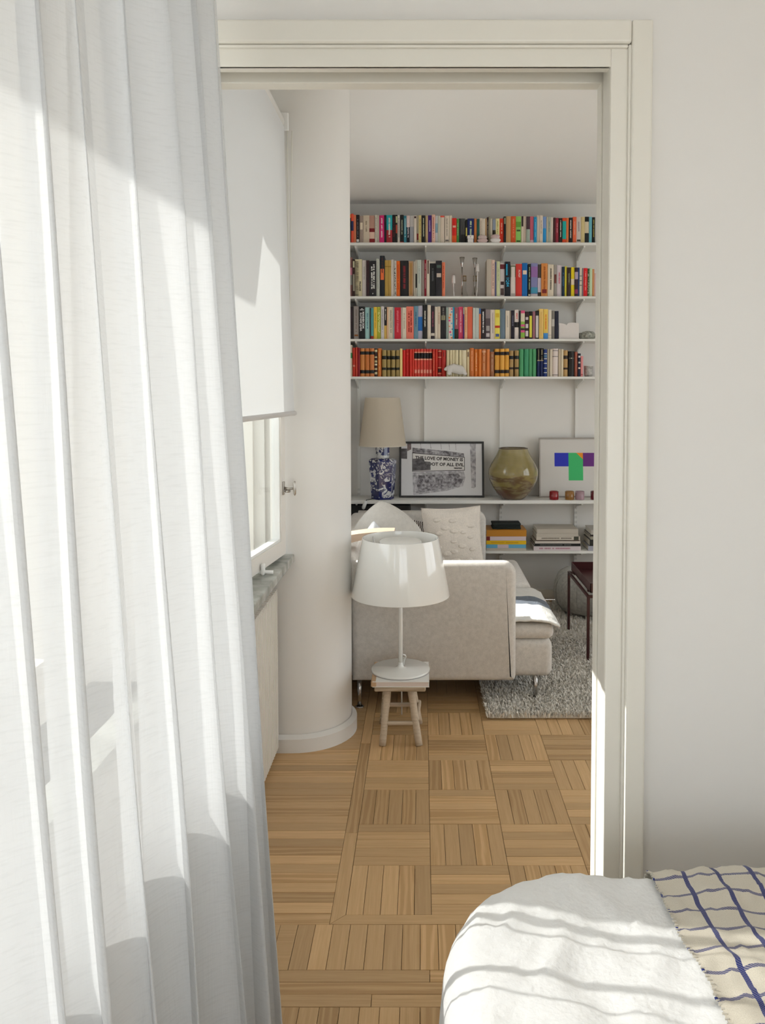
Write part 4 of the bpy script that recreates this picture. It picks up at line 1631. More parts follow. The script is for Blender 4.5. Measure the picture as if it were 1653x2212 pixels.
S4 = """754 760.8 745 b4a894;.25 .42 1a6a34 r
761.2 768.3 751 a82c1c;.6 .66 c89a80 i r
768.4 772.1 750.2 b03c2c r
772.2 777.7 751 7a1420 r
778 788.3 752.4 b07038;.11 .22 10120f;.77 .89 10120f r
788.7 798.4 752.4 a8622c;.11 .22 10120f;.77 .89 10120f r
798.9 809 752.4 b06a38;.11 .22 10120f;.77 .89 10120f r
809.1 815 753 2a1816;.04 .12 b0a884;.28 .33 b0a884;.42 .5 a89c74;.54 .6 b8b094;.7 .76 b0a884;.84 .92 b0a884 r
815.4 824.3 752.4 b8682c;T c8905c r
825.5 834.9 756 8d7846;.22 .35 12140f;.66 .75 12140f r
836 844.2 756.5 8d7846;.22 .35 12140f;.66 .75 12140f r
845.4 853.9 756.5 8f7a48;.22 .35 12140f;.66 .75 12140f r
855.2 863.6 756.2 8a7544;.22 .35 12140f;.66 .75 12140f r
864 869.5 753 cfb478
869.7 876.5 756 b01c14 r
876.6 884.7 754 a81a14;.15 .2 c04a34 i r
884.8 890.1 754 b82a1c r
890.2 894.9 754 b83424 r
895 901.7 753.6 b83428;.11 .14 c89c80;.15 .35 121010;.36 .4 c89c80;.75 .88 c88a78 i r
901.8 907.6 753.6 b83a2c;.11 .14 c89c80;.15 .35 121010;.36 .4 c89c80;.75 .88 c88a78 i r
907.7 914.8 753.4 b4382c;.11 .14 c89c80;.15 .35 121010;.36 .4 c89c80;.75 .88 c88a78 i r
914.9 921 753.4 b43c30;.11 .14 c89c80;.15 .35 121010;.36 .4 c89c80;.75 .88 c88a78 i r
921.1 926.4 753.6 ac3026;.11 .14 c89c80;.15 .35 121010;.36 .4 c89c80;.75 .88 c88a78 i r
926.5 934.2 753.4 b44034;.11 .14 c89c80;.15 .35 121010;.36 .4 c89c80;.75 .88 c88a78 i r
934.7 940.4 754 a82418;T c07050 r
940.5 946.2 754 b02c1c r
946.3 954 754.6 8f1a16;.06 .08 c8ac84;.28 .3 c8ac84;.66 .68 c8ac84;.72 .84 2a1010;.88 .9 c8ac84 r
954.1 963.7 756 9c2218;.08 .25 141010 e r
964.7 971.5 756 bcb08e r
971.8 977.4 756 bdb190 r
977.5 983 756 c0b594 r
983.1 990.9 756 bdb393 r
991.8 997.6 756 c2b898 r
997.7 1008.2 756.4 beb498 r
1008.3 1014.9 755 b8a884;.09 .27 4a1a14 i r
1015.2 1024.4 751.6 b0622c;T c88a5c r
1024.8 1033.9 754 b8641f;T c89060 r
1034 1040.8 754 c06a24 r
1041.3 1050.5 753.6 a86434;.06 .13 c09070;T b88a64 r
1051 1058.8 754.2 b86a34 r
1059.2 1067.9 760 8a5a3c;T a08468 r
1069.4 1080.5 753.4 c08a34;.11 .23 1a120f;.76 .88 1a120f r
1081 1090.7 753.4 c4903c;.11 .23 1a120f;.76 .88 1a120f r
1091.2 1100.3 753 c08a30;.11 .23 1a120f;.76 .88 1a120f r
1100.8 1110 757.4 94784a;.2 .33 141a20;.64 .72 241612 r
1112.5 1121.6 757 927648;.2 .33 141a20;.64 .72 241612 r
1122.6 1131.8 753.6 3f8558 r
1132.8 1143.3 753.6 35805a r
1143.4 1150.2 753.6 478a5c r
1150.7 1159.9 753.6 45885a r
1161.3 1166.7 752 121f48;0 .4 14140f;.42 .45 a89a70;T2 7f7658 r
1166.8 1175.4 752 121f4a;0 .4 14140f;.42 .45 a89a70;T2 8a8064 r
1175.5 1182.6 754.6 1a2f6a;.14 .17 b8b8b0;.33 .36 b8b8b0;.5 .53 b8b8b0;.68 .71 b8b8b0;.84 .87 b8b8b0;.2 .3 4a6a8a r
1183 1187.6 754.2 a09884
1188.6 1193.8 754.4 b4aa98
1194 1206.6 753 c0b4ae;.06 .08 5a5452;.27 .29 5a5452;.93 .95 5a5452 r
1207 1212 754.4 a89a84
1212.6 1217.6 754.2 bdb298
1218 1227.6 756.6 a08050;.2 .33 2a2018;.66 .73 2a1a10 r
1228.5 1241.5 758.6 141210;.26 .29 b0a898 i r
1241.6 1248.9 760 8a4a38 r
1249 1255.2 763.4 14142a;.1 .18 b8aeb0 i;.36 .43 a8a8a0 i;.6 .67 c0a898 i
1255.3 1260.2 769.2 c07878;.88 .92 8a2a20 i"""

ORD = 'zeroth first second third fourth fifth sixth seventh eighth ninth tenth eleventh twelfth thirteenth fourteenth fifteenth sixteenth seventeenth eighteenth nineteenth'.split()
TENS = {2: 'twenty', 3: 'thirty', 4: 'forty', 5: 'fifty', 6: 'sixty', 7: 'seventy'}
TENTH = {20: 'twentieth', 30: 'thirtieth', 40: 'fortieth', 50: 'fiftieth', 60: 'sixtieth', 70: 'seventieth'}


def ordinal(n):
    if n < 20:
        return ORD[n]
    if n % 10 == 0:
        return TENTH[n]
    return TENS[n // 10] + '-' + ORD[n % 10]


def colour_name(h):
    import colorsys
    r, g, b = [int(h[i:i + 2], 16) / 255 for i in (0, 2, 4)]
    hh, s, v = colorsys.rgb_to_hsv(r, g, b)
    hh *= 360
    if v < 0.2:
        return 'black'
    if s < 0.13:
        return 'pale grey' if v > 0.62 else ('grey' if v > 0.4 else 'charcoal')
    if s < 0.30 and v > 0.68 and 15 < hh < 70:
        return 'cream'
    if hh < 14 or hh > 345:
        return 'dark red' if v < 0.6 else ('red' if s > 0.7 else ('salmon' if hh < 20 and hh > 3 else 'rose'))
    if hh < 28:
        return 'brown' if v < 0.65 else ('orange' if s > 0.68 else 'terracotta')
    if hh < 45:
        return ('tan' if v > 0.55 else 'brown') if s < 0.75 else 'amber'
    if hh < 66:
        return ('yellow' if v > 0.72 else 'olive') if s > 0.4 else 'beige'
    if hh < 165:
        return 'pale green' if s < 0.3 else 'green'
    if hh < 195:
        return 'teal'
    if hh < 250:
        return 'navy' if v < 0.42 else ('slate blue' if s < 0.4 else 'blue')
    if hh < 310:
        return 'lavender' if s < 0.35 else 'purple'
    return 'magenta' if s > 0.6 else 'pink'


BW_WHITE = None
DOTC = ['d8743c', '2c7fb0', 'b83468', '1c2c70', 'e07850', '2a86b8', 'c03c78', 'c86830']


def make_book(spec, shelf_nm, zs, idx, rnd):
    items = [s.strip() for s in spec.split(';')]
    rounded = False
    if items[-1].endswith(' r'):
        rounded = True
        items[-1] = items[-1][:-2].strip()
    a = items[0].split()
    x0, x1, yt, base = float(a[0]), float(a[1]), float(a[2]), a[3]
    Y = 5.386 + rnd.uniform(0, 0.010)
    p0, p1 = at(x0, yt, Y), at(x1, yt, Y)
    wd = max(0.0055, p1.x - p0.x - 0.0003)
    ht = p0.z - zs - 0.0006
    dp = min(5.60 - Y, rnd.uniform(0.115, 0.16))
    s = min(0.35 * wd, 0.008) if rounded else min(0.14 * wd, 0.0016)
    na = 6 if rounded else 3
    t = min(0.0018, wd * 0.16)
    arc = []
    for k in range(na + 1):
        u = k / na
        arc.append((u * wd, s - s * math.sin(math.pi * u) ** (0.8 if rounded else 0.5)))
    outer = [(0, dp)] + arc + [(wd, dp)]
    inner = [(wd - t, dp), (wd - t, s + t), (t, s + t), (t, dp)]
    poly = outer + inner
    m = MB().prism(poly, 'z', 0, ht)
    if rounded:
        for q in range(3, 3 + na):
            m.sm[q] = True
    bo = m.build('book', hexmat(base, 0.5), None, loc=(p0.x, Y, zs + 0.0005))
    MB().box(t, wd - t, s + t, dp - 0.003, 0.002, ht - 0.0025).build('pages', PAGES, bo)

    def shell(f0, f1, h, inset, lift, nm):
        z1_, z0_ = ht * (1 - f0), ht * (1 - f1)
        cc = [(q[0], q[1]) for q in arc]
        if inset:
            cc = [(wd * inset + q[0] * (1 - 2 * inset), q[1] - (0 if rounded else 0)) for q in cc]
            cc = [(q[0], min(q[1], s * 0.5)) for q in cc]
        fr_ = [(q[0], q[1] - lift) for q in cc]
        bk_ = [(q[0], q[1] + 0.0005) for q in cc][::-1]
        MB().prism(fr_ + bk_, 'z', max(0.0003, z0_), min(ht - 0.0003, z1_)).build(nm, hexmat(h, 0.5), bo)

    lift = 0.0005
    extra = ''
    for it in items[1:]:
        b = it.split()
        if b[0] in ('T', 'T2'):
            # a line of small illegible title marks down the spine
            lines = int(b[2]) if len(b) > 2 else 1
            mm = MB()
            za, zb = (0.90, 0.22) if b[0] == 'T' else (0.95, 0.6)
            if rnd.random() < 0.4 and b[0] == 'T' and lines == 1:
                za, zb = 0.82, rnd.uniform(0.3, 0.5)
            for li in range(lines):
                xc = wd * (0.5 if lines == 1 else (0.66 if li == 0 else 0.36))
                hw = wd * (0.13 if lines == 1 else 0.10)
                z = ht * (za - 0.06 * li)
                while z > ht * zb:
                    l = rnd.uniform(0.0022, 0.0048)
                    q = rnd.uniform(-0.2, 0.2) * hw
                    if rnd.random() > 0.14:
                        mm.box(xc - hw + q, xc + hw + q, -0.0009, 0.0010, z - l, z)
                    z -= l + rnd.uniform(0.0008, 0.0016)
            mm.build('title', hexmat(b[1], 0.5), bo)
            extra = extra or ' with a %s title' % colour_name(b[1])
        elif b[0] == 'Z':
            mm = MB()
            z = ht * 0.03
            while z < ht * 0.96:
                mm.prism([(wd * 0.02, z), (wd * 0.5, z - 0.004 + rnd.uniform(-.002, .002)), (wd * 0.5, z - 0.001), (wd * 0.02, z + 0.004)], 'y', -0.0008, 0.0012)
                z += 0.0085
            mm.build('zebra_stripes', hexmat(b[1]), bo)
            text_mesh('FRANSIE', 0.017, hexmat(b[1]), bo, (wd * 0.70, -0.0006, ht * 0.28), (R(90), R(90), 0), 'title', sx=1.0, bold=0.0004)
            extra = ' with black zebra stripes'
        elif b[0] == 'K':
            mm = MB()
            for q in range(46):
                xa, za = rnd.uniform(0.05, 0.75) * wd, rnd.uniform(0.02, 0.95) * ht
                mm.box(xa, xa + rnd.uniform(.1, .25) * wd, -0.0008, 0.001, za, za + rnd.uniform(0.002, 0.007))
            mm.build('speckles', hexmat(b[1]), bo)
            extra = ' with a speckled spine'
        elif b[0] == 'D':
            mm = None
            for q in range(11):
                xa, za, rr_ = rnd.uniform(0.1, 0.9) * wd, (0.04 + 0.09 * q) * ht, rnd.uniform(0.14, 0.26) * wd
                xa = min(max(xa, rr_), wd - rr_)
                pts = [(xa + rr_ * math.cos(k * math.pi / 5), min(max(za + rr_ * math.sin(k * math.pi / 5), 0.001), ht - 0.001)) for k in range(10)]
                MB().prism(pts, 'y', -0.0008 - 0.0001 * (q % 3), 0.001).build('printed_dot', hexmat(DOTC[q % 8]), bo)
            extra = ' with coloured dots'
        elif b[0] == 'O':
            MB().lathe([(0.0022, 0), (0.0042, 0), (0.0042, 0.0006), (0.0022, 0.0006), (0.0022, 0)], 14, M=Matrix.Translation((wd * 0.5, -0.0002, ht * 0.085)) @ Matrix.Rotation(R(90), 4, 'X')).build('ring_mark', hexmat(b[1]), bo)
        elif b[0] == 'MAN':
            w_ = hexmat(b[1])
            text_mesh('MANNEN SOM', 0.0165, w_, bo, (wd * 0.70, -0.0006, ht * 0.585), (R(90), R(90), 0), 'title', sx=1.0, bold=0.0005)
            text_mesh('SLUTADE LJUGA', 0.0165, w_, bo, (wd * 0.32, -0.0006, ht * 0.53), (R(90), R(90), 0), 'title', sx=1.0, bold=0.0005)
            MB().box(wd * 0.15, wd * 0.85, -0.0008, 0.001, ht * 0.885, ht * 0.905).box(wd * 0.35, wd * 0.65, -0.0008, 0.001, ht * 0.925, ht * 0.94).build('author_line', w_, bo)
            extra = ' titled in bold white capitals'
        elif b[0] == 'Q':
            w_ = hexmat(b[1])
            text_mesh('1Q84', 0.027, w_, bo, (wd * 0.5, -0.0006, ht * 0.42), (R(90), R(90), 0), 'title', bold=0.0003)
            mm = MB()
            z = ht * 0.93
            while z > ht * 0.62:
                l = rnd.uniform(0.003, 0.006)
                mm.box(wd * 0.22, wd * 0.48, -0.0008, 0.001, z - l, z)
                z -= l + 0.0012
            mm.build('author_line', w_, bo)
            extra = ' with large pale blue numerals'
        elif b[0] == 'F':
            text_mesh('FLYGT', 0.017, hexmat(b[1]), bo, (wd * 0.55, -0.0006, ht * 0.70), (R(90), R(90), 0), 'title', bold=0.0004)
            extra = ' with white capitals'
        elif b[0] == 'W':
            text_mesh('WHAT IF', 0.0095, hexmat(b[1]), bo, (wd * 0.52, -0.0012, ht * 0.79), (R(90), R(90), 0), 'title', bold=0.0005)
            extra = ' with red lettering'
        else:
            inset = 0
            if len(b) > 3:
                inset = 0.14 if b[3] == 'i' else 0.3
            lift += 0.00012
            shell(float(b[0]), float(b[1]), b[2], inset, lift, 'spine_band')
            if not extra:
                extra = ' with a %s band' % colour_name(b[2])
    kind = 'leather-bound' if rounded else ('slim' if wd < 0.017 else ('thick' if wd > 0.031 else ''))
    lab = ('%s %s book%s, %s from left on %s shelf' % (kind, colour_name(base), extra, ordinal(idx), shelf_nm)).strip()
    tag(bo, lab, 'book', 'books on the %s wall shelf' % shelf_nm)
    return bo


for nm, data, zs, seed in (('top', S1, SHZ[0], 1), ('second', S2, SHZ[1], 2), ('third', S3, SHZ[2], 3), ('fourth', S4, SHZ[3], 4)):
    rnd = random.Random(seed)
    for k, line in enumerate(data.split('\n')):
        make_book(line, nm, zs, k + 1, rnd)

# stacks of lying books on the lowest shelf
def lying(x0, x1, y0, y1, col, title, label, z=None, h=None, dx=0.0, Y=5.372, band=None):
    """x0..x1, y0 (bottom) .. y1 (top) are picture positions at the spine"""
    a, b = at(x0, y0, Y), at(x1, y1, Y)
    if z is None:
        z = a.z
        h = b.z - a.z
    wd = b.x - a.x
    dp = 0.205
    o = MB().box(0, wd, 0, dp, 0, 0.0016).box(0, wd, 0, dp, h - 0.0016, h).box(0, wd, 0, 0.0016, 0.0016, h - 0.0016).build('book', hexmat(col, 0.5), None, loc=(a.x, Y, z + 0.0003))
    MB().box(0.003, wd - 0.003, 0.0016, dp - 0.003, 0.0016, h - 0.0016).build('pages', PAGES, o)
    rnd = random.Random(int(x0 * 7 + y0))
    if title:
        mm = MB()
        x = wd * 0.12
        e = wd * 0.8
        while x < e:
            l = rnd.uniform(0.003, 0.007)
            mm.box(x, x + l, -0.0005, 0.001, h * 0.34, h * 0.68)
            x += l + rnd.uniform(0.001, 0.002) + (0.01 if rnd.random() < 0.08 else 0)
        mm.build('title', hexmat(title), o)
    for (f0, f1, c) in band or []:
        MB().box(wd * f0, wd * f1, -0.0007, 0.001, 0.0004, h - 0.0004).build('spine_band', hexmat(c), o)
    tag(o, label, 'book', 'books lying on the lowest shelf')
    return o


def stack(x0, x1, base, rows, Y=5.372):
    z = base + 0.0006
    for (h_px, c, t_, lab, xs, xe, bd) in rows:
        h = h_px * Y / FPX
        lying(xs, xe, 1190, 1180, c, t_, lab, z, h - 0.0006, Y=Y, band=bd)
        z += h
    return z


zl = SHZ[5]
z1_ = stack(1051, 1137, zl, [
    (5.5, 'a8a094', None, 'pale grey book at the bottom of the colourful lying stack', 1051, 1137, None),
    (8, '5a9ab8', None, 'light blue book with a pale band low in the colourful lying stack', 1051, 1136.5, [(.28, .56, 'b8a8ac')]),
    (8.5, 'd0a414', 'b88c10', 'bright yellow book in the colourful lying stack', 1051, 1137, None),
    (9, 'bdaeb0', None, 'pinkish white book above the yellow one in the lying stack', 1051, 1136.5, [(.0, .09, '6a1c18')]),
    (14, 'a87020', '8a5410', 'thick ochre book near the top of the colourful lying stack', 1051, 1137.5, [(0, 1, 'a87020')])])
z2_ = stack(1149, 1255, zl, [
    (9.5, 'b8aeb0', '9a6a78', 'white book with pink title at the bottom of the middle lying stack', 1153, 1255, None),
    (6, '141414', '5a5a58', 'thin black book in the middle lying stack', 1155, 1254, None),
    (5.5, 'b0a8a0', None, 'thin cream book above the black one in the middle lying stack', 1156, 1254, None),
    (2, '3a2a24', None, 'very thin dark brown book in the middle lying stack', 1159, 1252, None),
    (8, 'b0a89c', '6a6258', 'pale book with a small dark label in the middle lying stack', 1159, 1253, [(.86, .97, '3a3a30')]),
    (6.5, 'a8a094', None, 'grey-white book second from the top of the middle lying stack', 1159, 1249, None),
    (9.5, 'a49c90', None, 'thick pale book on top of the middle lying stack', 1160, 1249, None)])
stack(1268, 1350, zl, [
    (10, '8a8a94', None, 'bluish grey book at the bottom of the right lying stack', 1271, 1360, None),
    (14, '1a1a18', '9a948a', 'thick black book with pale lettering in the right lying stack', 1274, 1362, None),
    (7, '8a8474', None, 'beige book in the middle of the right lying stack', 1276, 1350, None),
    (4, '2a2420', None, 'thin dark book in the upper part of the right lying stack', 1275, 1352, None),
    (10, '9a948c', None, 'grey book on top of the right lying stack', 1277, 1350, None)])
# folded black cloth on the colourful stack
a = at(1064, 1150, 5.40)
b = at(1126, 1150, 5.40)
m = MB()
for k, dz in enumerate((0.0, 0.013, 0.026)):
    m.rbox(a.x + 0.004 * (k % 2), b.x - 0.003 * (k % 2), 5.40 + 0.004 * k, 5.53, z1_ + dz, z1_ + dz + 0.0125, 0.005, 3)
m2 = MB()
m2.v = [(v_[0] - (a.x + b.x) / 2, v_[1] - 5.46, v_[2] - z1_ - 0.0004) for v_ in m.v]
m2.f, m2.sm = m.f, m.sm
fo = m2.build('folded_cloth', plain('black_green_cloth', (0.012, 0.018, 0.016), 0.85), None, loc=((a.x + b.x) / 2, 5.46, z1_ + 0.0004))
tag(fo, 'folded black cloth lying on the colourful book stack', 'cloth')

# ================================================================== ORNAMENTS ON THE BOOK SHELVES
PORC = plain('white_porcelain', (0.78, 0.74, 0.72), 0.35)
PINKC = plain('pale_pink_ceramic', (0.62, 0.46, 0.44), 0.5)


def zsh(i):
    return SHZ[i] + 0.0005


# top shelf: small box and two frilled shells in front of the books
a, b = at(1009.5, 508, 5.372), at(1023.5, 522, 5.372)
o = empty('trinket_box', ((a.x + b.x) / 2, 5.374, zsh(0)))
tag(o, 'tiny white ceramic box in front of the navy book', 'trinket')
hw = (b.x - a.x) / 2
MB().rbox(-hw * 0.88, hw * 0.88, -0.009, 0.009, 0, 0.024, 0.003, 2).build('box_body', PORC, o)
MB().rbox(-hw, hw, -0.010, 0.010, 0.024, 0.048, 0.004, 2).build('lid', PORC, o)
MB().lathe([(0, 0), (0.003, 0.0), (0.002, 0.003), (0, 0.003)], 8, M=Matrix.Translation((0, -0.010, 0.036)) @ Matrix.Rotation(R(90), 4, 'X')).build('knob', plain('rust_dot', (0.3, 0.1, 0.06), 0.6), o)
for (xa, xb, top, lab, mt1) in ((1031, 1054, 508, 'pale pink frilled shell ornament on the top book shelf', PINKC), (1059.5, 1082, 506, 'white and pink frilled shell ornament beside the red book', PORC)):
    a, b = at(xa, top, 5.372), at(xb, 522, 5.372)
    hw = (b.x - a.x) / 2
    hh = a.z - SHZ[0]
    o = empty('shell_ornament', ((a.x + b.x) / 2, 5.374, zsh(0)))
    tag(o, lab, 'ornament')

    def frill(u, v, k=0.0, s0=1.0, z0=0.0, h=1.0):
        an = u * 2 * math.pi
        rr_ = hw * s0 * (0.55 + 0.45 * math.sin(v * math.pi * 0.95)) * (1 + 0.06 * math.sin(9 * an) * v)
        if v > 0.98:
            rr_ *= 0.2
        return Vector((rr_ * math.cos(an), 0.42 * rr_ * math.sin(an), z0 + h * v))
    MB().grid(lambda u, v: frill(u, v, 0, 1.0, 0.0, hh * 0.55), 36, 8).build('lower_frill', PORC if mt1 is PORC else PINKC, o)
    MB().grid(lambda u, v: frill(u, v, 1, 0.86, hh * 0.38, hh * 0.62), 36, 8).build('upper_frill', PINKC if mt1 is PORC else plain('dusty_pink', (0.56, 0.44, 0.42), 0.5), o)

# second shelf: candlesticks, bottles, candle holders
for px_, top, lab in ((998.5, 556, 'silver flared candlestick nearer the coral book'), (1026, 557.5, 'silver flared candlestick nearer the right-hand books')):
    p_ = at(px_, top, 5.46)
    h = p_.z - SHZ[1]
    o = empty('candlestick', (p_.x, 5.46, zsh(1)))
    tag(o, lab, 'candlestick', 'silver candlesticks')
    MB().lathe([(0, 0), (0.024, 0), (0.024, 0.004), (0.006, 0.008), (0.0042, 0.02)], 24).build('foot', CHROME, o)
    MB().tube([(0, 0, 0.015), (0, 0, h - 0.06)], [0.0042, 0.0048], 12).build('stem', CHROME, o)
    MB().lathe([(0.0045, h - 0.065), (0.009, h - 0.045), (0.0175, h), (0.0155, h), (0.008, h - 0.03), (0, h - 0.04)], 24).build('flared_cup', CHROME, o)
CLEAR = glass_mat('clear_bottle_glass', (0.93, 0.94, 0.93))
for px_, lab in ((1004, 'clear glass bottle with a brass collar beside the first candlestick'), (1026.5, 'clear glass bottle with a brass collar behind the second candlestick')):
    p_ = at(px_, 596, 5.53)
    h = p_.z - SHZ[1]
    o = empty('glass_bottle', (p_.x, 5.53, zsh(1)))
    tag(o, lab, 'bottle', 'glass bottles with brass collars')
    MB().lathe([(0, 0.002), (0.022, 0.0), (0.026, 0.006), (0.022, 0.03), (0.012, 0.055), (0.010, h - 0.032), (0.012, h - 0.03)], 24).build('bottle_glass', CLEAR, o)
    m = MB().lathe([(0.0105, h - 0.036), (0.0125, h - 0.036), (0.0125, h - 0.032), (0.0105, h - 0.032)], 20)
    m.lathe([(0.0105, h - 0.004), (0.0125, h - 0.004), (0.0125, h), (0.0105, h), (0.0105, h - 0.004)], 20)
    for an in range(0, 360, 60):
        c_, s_ = math.cos(R(an)), math.sin(R(an))
        m.tube([(0.0115 * c_, 0.0115 * s_, h - 0.034), (0.0115 * c_, 0.0115 * s_, h - 0.002)], 0.0012, 6)
    m.build('brass_collar', BRASS, o)
for px_, top, bot, lean, lab in ((980, 595, 612, 0.004, 'short white candle holder on a curved stem'), (1031.5, 570.5, 587, -0.006, 'tall white candle holder on a curved stem')):
    p_, q_ = at(px_, top, 5.42), at(px_, bot, 5.42)
    o = empty('candle_holder', (p_.x, 5.42, zsh(1)))
    tag(o, lab, 'candle holder')
    h1, h0 = p_.z - SHZ[1], q_.z - SHZ[1]
    MB().lathe([(0, h0), (0.0118, h0), (0.0125, h0 + 0.002), (0.0105, h1), (0.009, h1), (0.008, h0 + 0.01), (0, h0 + 0.009)], 20).build('cup', PORC, o)
    MB().tube([(lean, 0, 0.001), (lean * 0.4, 0, h0 * 0.3), (-lean * 0.3, 0, h0 * 0.65), (0, 0, h0 + 0.002)], [0.0045, 0.004, 0.0038, 0.004], 10).build('stem', PORC, o)
    MB().lathe([(0, 0), (0.016, 0), (0.016, 0.002), (0.004, 0.004), (0, 0.004)], 18, (lean, 0, 0)).build('foot', PORC, o)

# third shelf: scalloped box and a stone
a, b = at(1207.8, 697, 5.40), at(1250.8, 731, 5.40)
wd, h = b.x - a.x, a.z - SHZ[2]
pts = [(0, 0), (wd, 0), (wd, h * 0.93)]
for k in range(1, 9):
    t_ = k / 8
    pts.append((wd - wd * 0.63 * t_, h * (0.93 + 0.07 * math.sin(math.pi * (0.15 + 0.75 * t_))) - (0.13 * h if t_ == 1 else 0)))
for k in range(1, 6):
    t_ = k / 5
    pts.append((wd * 0.37 - wd * 0.37 * t_, h * (0.87 + 0.10 * math.sin(math.pi * 0.5 * min(1, t_ * 1.3)))))
o = empty('letter_box', (a.x, 5.40, zsh(2)))
tag(o, 'white paper holder with a wavy top edge on the third book shelf', 'box')
MB().prism(pts, 'y', 0, 0.003).build('front_panel', plain('white_card', (0.74, 0.69, 0.66), 0.7), o)
MB().prism(pts, 'y', 0.10, 0.103).build('back_panel', plain('white_card', (0.74, 0.69, 0.66), 0.7), o)
MB().box(0, 0.003, 0.003, 0.10, 0, h * 0.85).box(wd - 0.003, wd, 0.003, 0.10, 0, h * 0.9).box(0.003, wd - 0.003, 0.003, 0.10, 0, 0.003).build('tray_body', plain('white_card', (0.74, 0.69, 0.66), 0.7), o)
a, b = at(1252, 714, 5.42), at(1290, 731, 5.42)
bm = bmesh.new()
bmesh.ops.create_icosphere(bm, subdivisions=4, radius=1)
for v in bm.verts:
    n_ = 1 + 0.22 * noise.noise(v.co * 1.9) + 0.14 * noise.noise(v.co * 5)
    v.co = Vector((v.co.x * n_ * 0.058, v.co.y * n_ * 0.045, max(-0.024, v.co.z * n_ * 0.030)))
me = bpy.data.meshes.new('mineral_stone')
bm.to_mesh(me)
bm.free()
me.polygons.foreach_set('use_smooth', [True] * len(me.polygons))
me.materials.append(plain('mineral_crust', (0.34, 0.34, 0.29), 0.6, bump=0.8, scale=70, var=0.6))
o = bpy.data.objects.new('mineral_stone', me)
COL.objects.link(o)
o.location = ((a.x + b.x) / 2, 5.44, zsh(2) + 0.0255)
tag(o, 'rough grey-green stone at the right end of the third shelf', 'stone')

# fourth shelf: bear figurine and patterned cup
BEARM = plain('white_bisque', (0.66, 0.63, 0.59), 0.6, bump=0.3, scale=80)
bx = at(986, 812, 5.368).x
me = bpy.data.meshes.new('bear_skin')
V = [(1.12 * q[0], 1.12 * q[1], 1.18 * q[2]) for q in [(-0.062, 0, 0.041), (-0.052, 0, 0.045), (-0.028, 0, 0.047), (0.0, 0, 0.040), (0.034, 0, 0.034), (0.058, 0, 0.026),
     (-0.044, -0.007, 0.022), (-0.044, -0.008, 0.006), (-0.036, 0.007, 0.022), (-0.036, 0.008, 0.006),
     (0.048, -0.007, 0.016), (0.048, -0.008, 0.006), (0.056, 0.007, 0.016), (0.058, 0.008, 0.006), (-0.072, 0, 0.036)]]
E = [(14, 0), (0, 1), (1, 2), (2, 3), (3, 4), (4, 5), (2, 6), (6, 7), (2, 8), (8, 9), (5, 10), (10, 11), (5, 12), (12, 13)]
RAD = [0.011, 0.014, 0.024, 0.028, 0.027, 0.019, 0.013, 0.009, 0.013, 0.009, 0.013, 0.009, 0.013, 0.009, 0.007]
me.from_pydata(V, E, [])
bo_ = bpy.data.objects.new('bear_figurine', me)
COL.objects.link(bo_)
sk = bo_.modifiers.new('skin', 'SKIN')
for i, r_ in enumerate(RAD):
    sv = me.skin_vertices[0].data[i]
    sv.radius = (r_ * 0.85, r_ * 1.2)
    sv.use_root = (i == 3)
sk.use_smooth_shade = True
ss = bo_.modifiers.new('sub', 'SUBSURF')
ss.levels = ss.render_levels = 2
me.materials.append(BEARM)
bo_.location = (bx, 5.366, SHZ[3] + 0.0005)
tag(bo_, 'white bear figurine walking in front of the cream books', 'figurine')
MB().lathe([(0, -0.006), (0.004, -0.004), (0.0045, 0), (0.003, 0.004), (0, 0.0045)], 10, (-0.052, -0.009, 0.070)).lathe([(0, -0.006), (0.004, -0.004), (0.0045, 0), (0.003, 0.004), (0, 0.0045)], 10, (-0.052, 0.009, 0.070)).build('ears', BEARM, bo_)
a, b = at(1262.5, 790, 5.42), at(1282, 812, 5.42)
hw, h = (b.x - a.x) / 2, a.z - SHZ[3]
o = empty('patterned_cup', ((a.x + b.x) / 2, 5.43, zsh(3)))
tag(o, 'small grey patterned cup at the right end of the fourth shelf', 'cup')
MB().lathe([(0, 0), (hw * 0.8, 0), (hw * 0.95, h * 0.25), (hw, h), (hw * 0.93, h), (hw * 0.85, h * 0.3), (0, h * 0.1)], 28).build('cup_body', plain('grey_patterned_glaze', (0.42, 0.40, 0.37), 0.4, var=0.35, scale=90), o)
MB().lathe([(hw * 0.99, h * 0.96), (hw * 1.03, h * 0.98), (hw * 0.99, h)], 28).build('rim', PORC, o)

# ================================================================== LONG SHELF: LAMP, PICTURES, VASE, CUPS
Z5 = SHZ[4] + 0.0006
# blue and white porcelain lamp
bw, t, p = new_mat('blue_white_porcelain_print')
tc = t.nodes.new('ShaderNodeTexCoord')
n1 = t.nodes.new('ShaderNodeTexNoise')
n1.inputs['Scale'].default_value = 21
n1.inputs['Detail'].default_value = 3.5
n1.inputs['Roughness'].default_value = 0.65
n1.inputs['Distortion'].default_value = 1.6
t.links.new(tc.outputs['Object'], n1.inputs['Vector'])
rp = t.nodes.new('ShaderNodeValToRGB')
rp.color_ramp.elements[0].position = 0.525
rp.color_ramp.elements[0].color = (0.008, 0.014, 0.11, 1)
rp.color_ramp.elements[1].position = 0.55
rp.color_ramp.elements[1].color = (0.66, 0.67, 0.68, 1)
t.links.new(n1.outputs['Fac'], rp.inputs['Fac'])
t.links.new(rp.outputs['Color'], p.inputs['Base Color'])
p.inputs['Roughness'].default_value = 0.12
p.inputs['Coat Weight'].default_value = 0.5
LY = 5.445
p0 = at(827, 1074, LY)
o = empty('porcelain_lamp', (p0.x, LY, Z5))
tag(o, 'blue and white porcelain table lamp with tall cream shade', 'lamp')


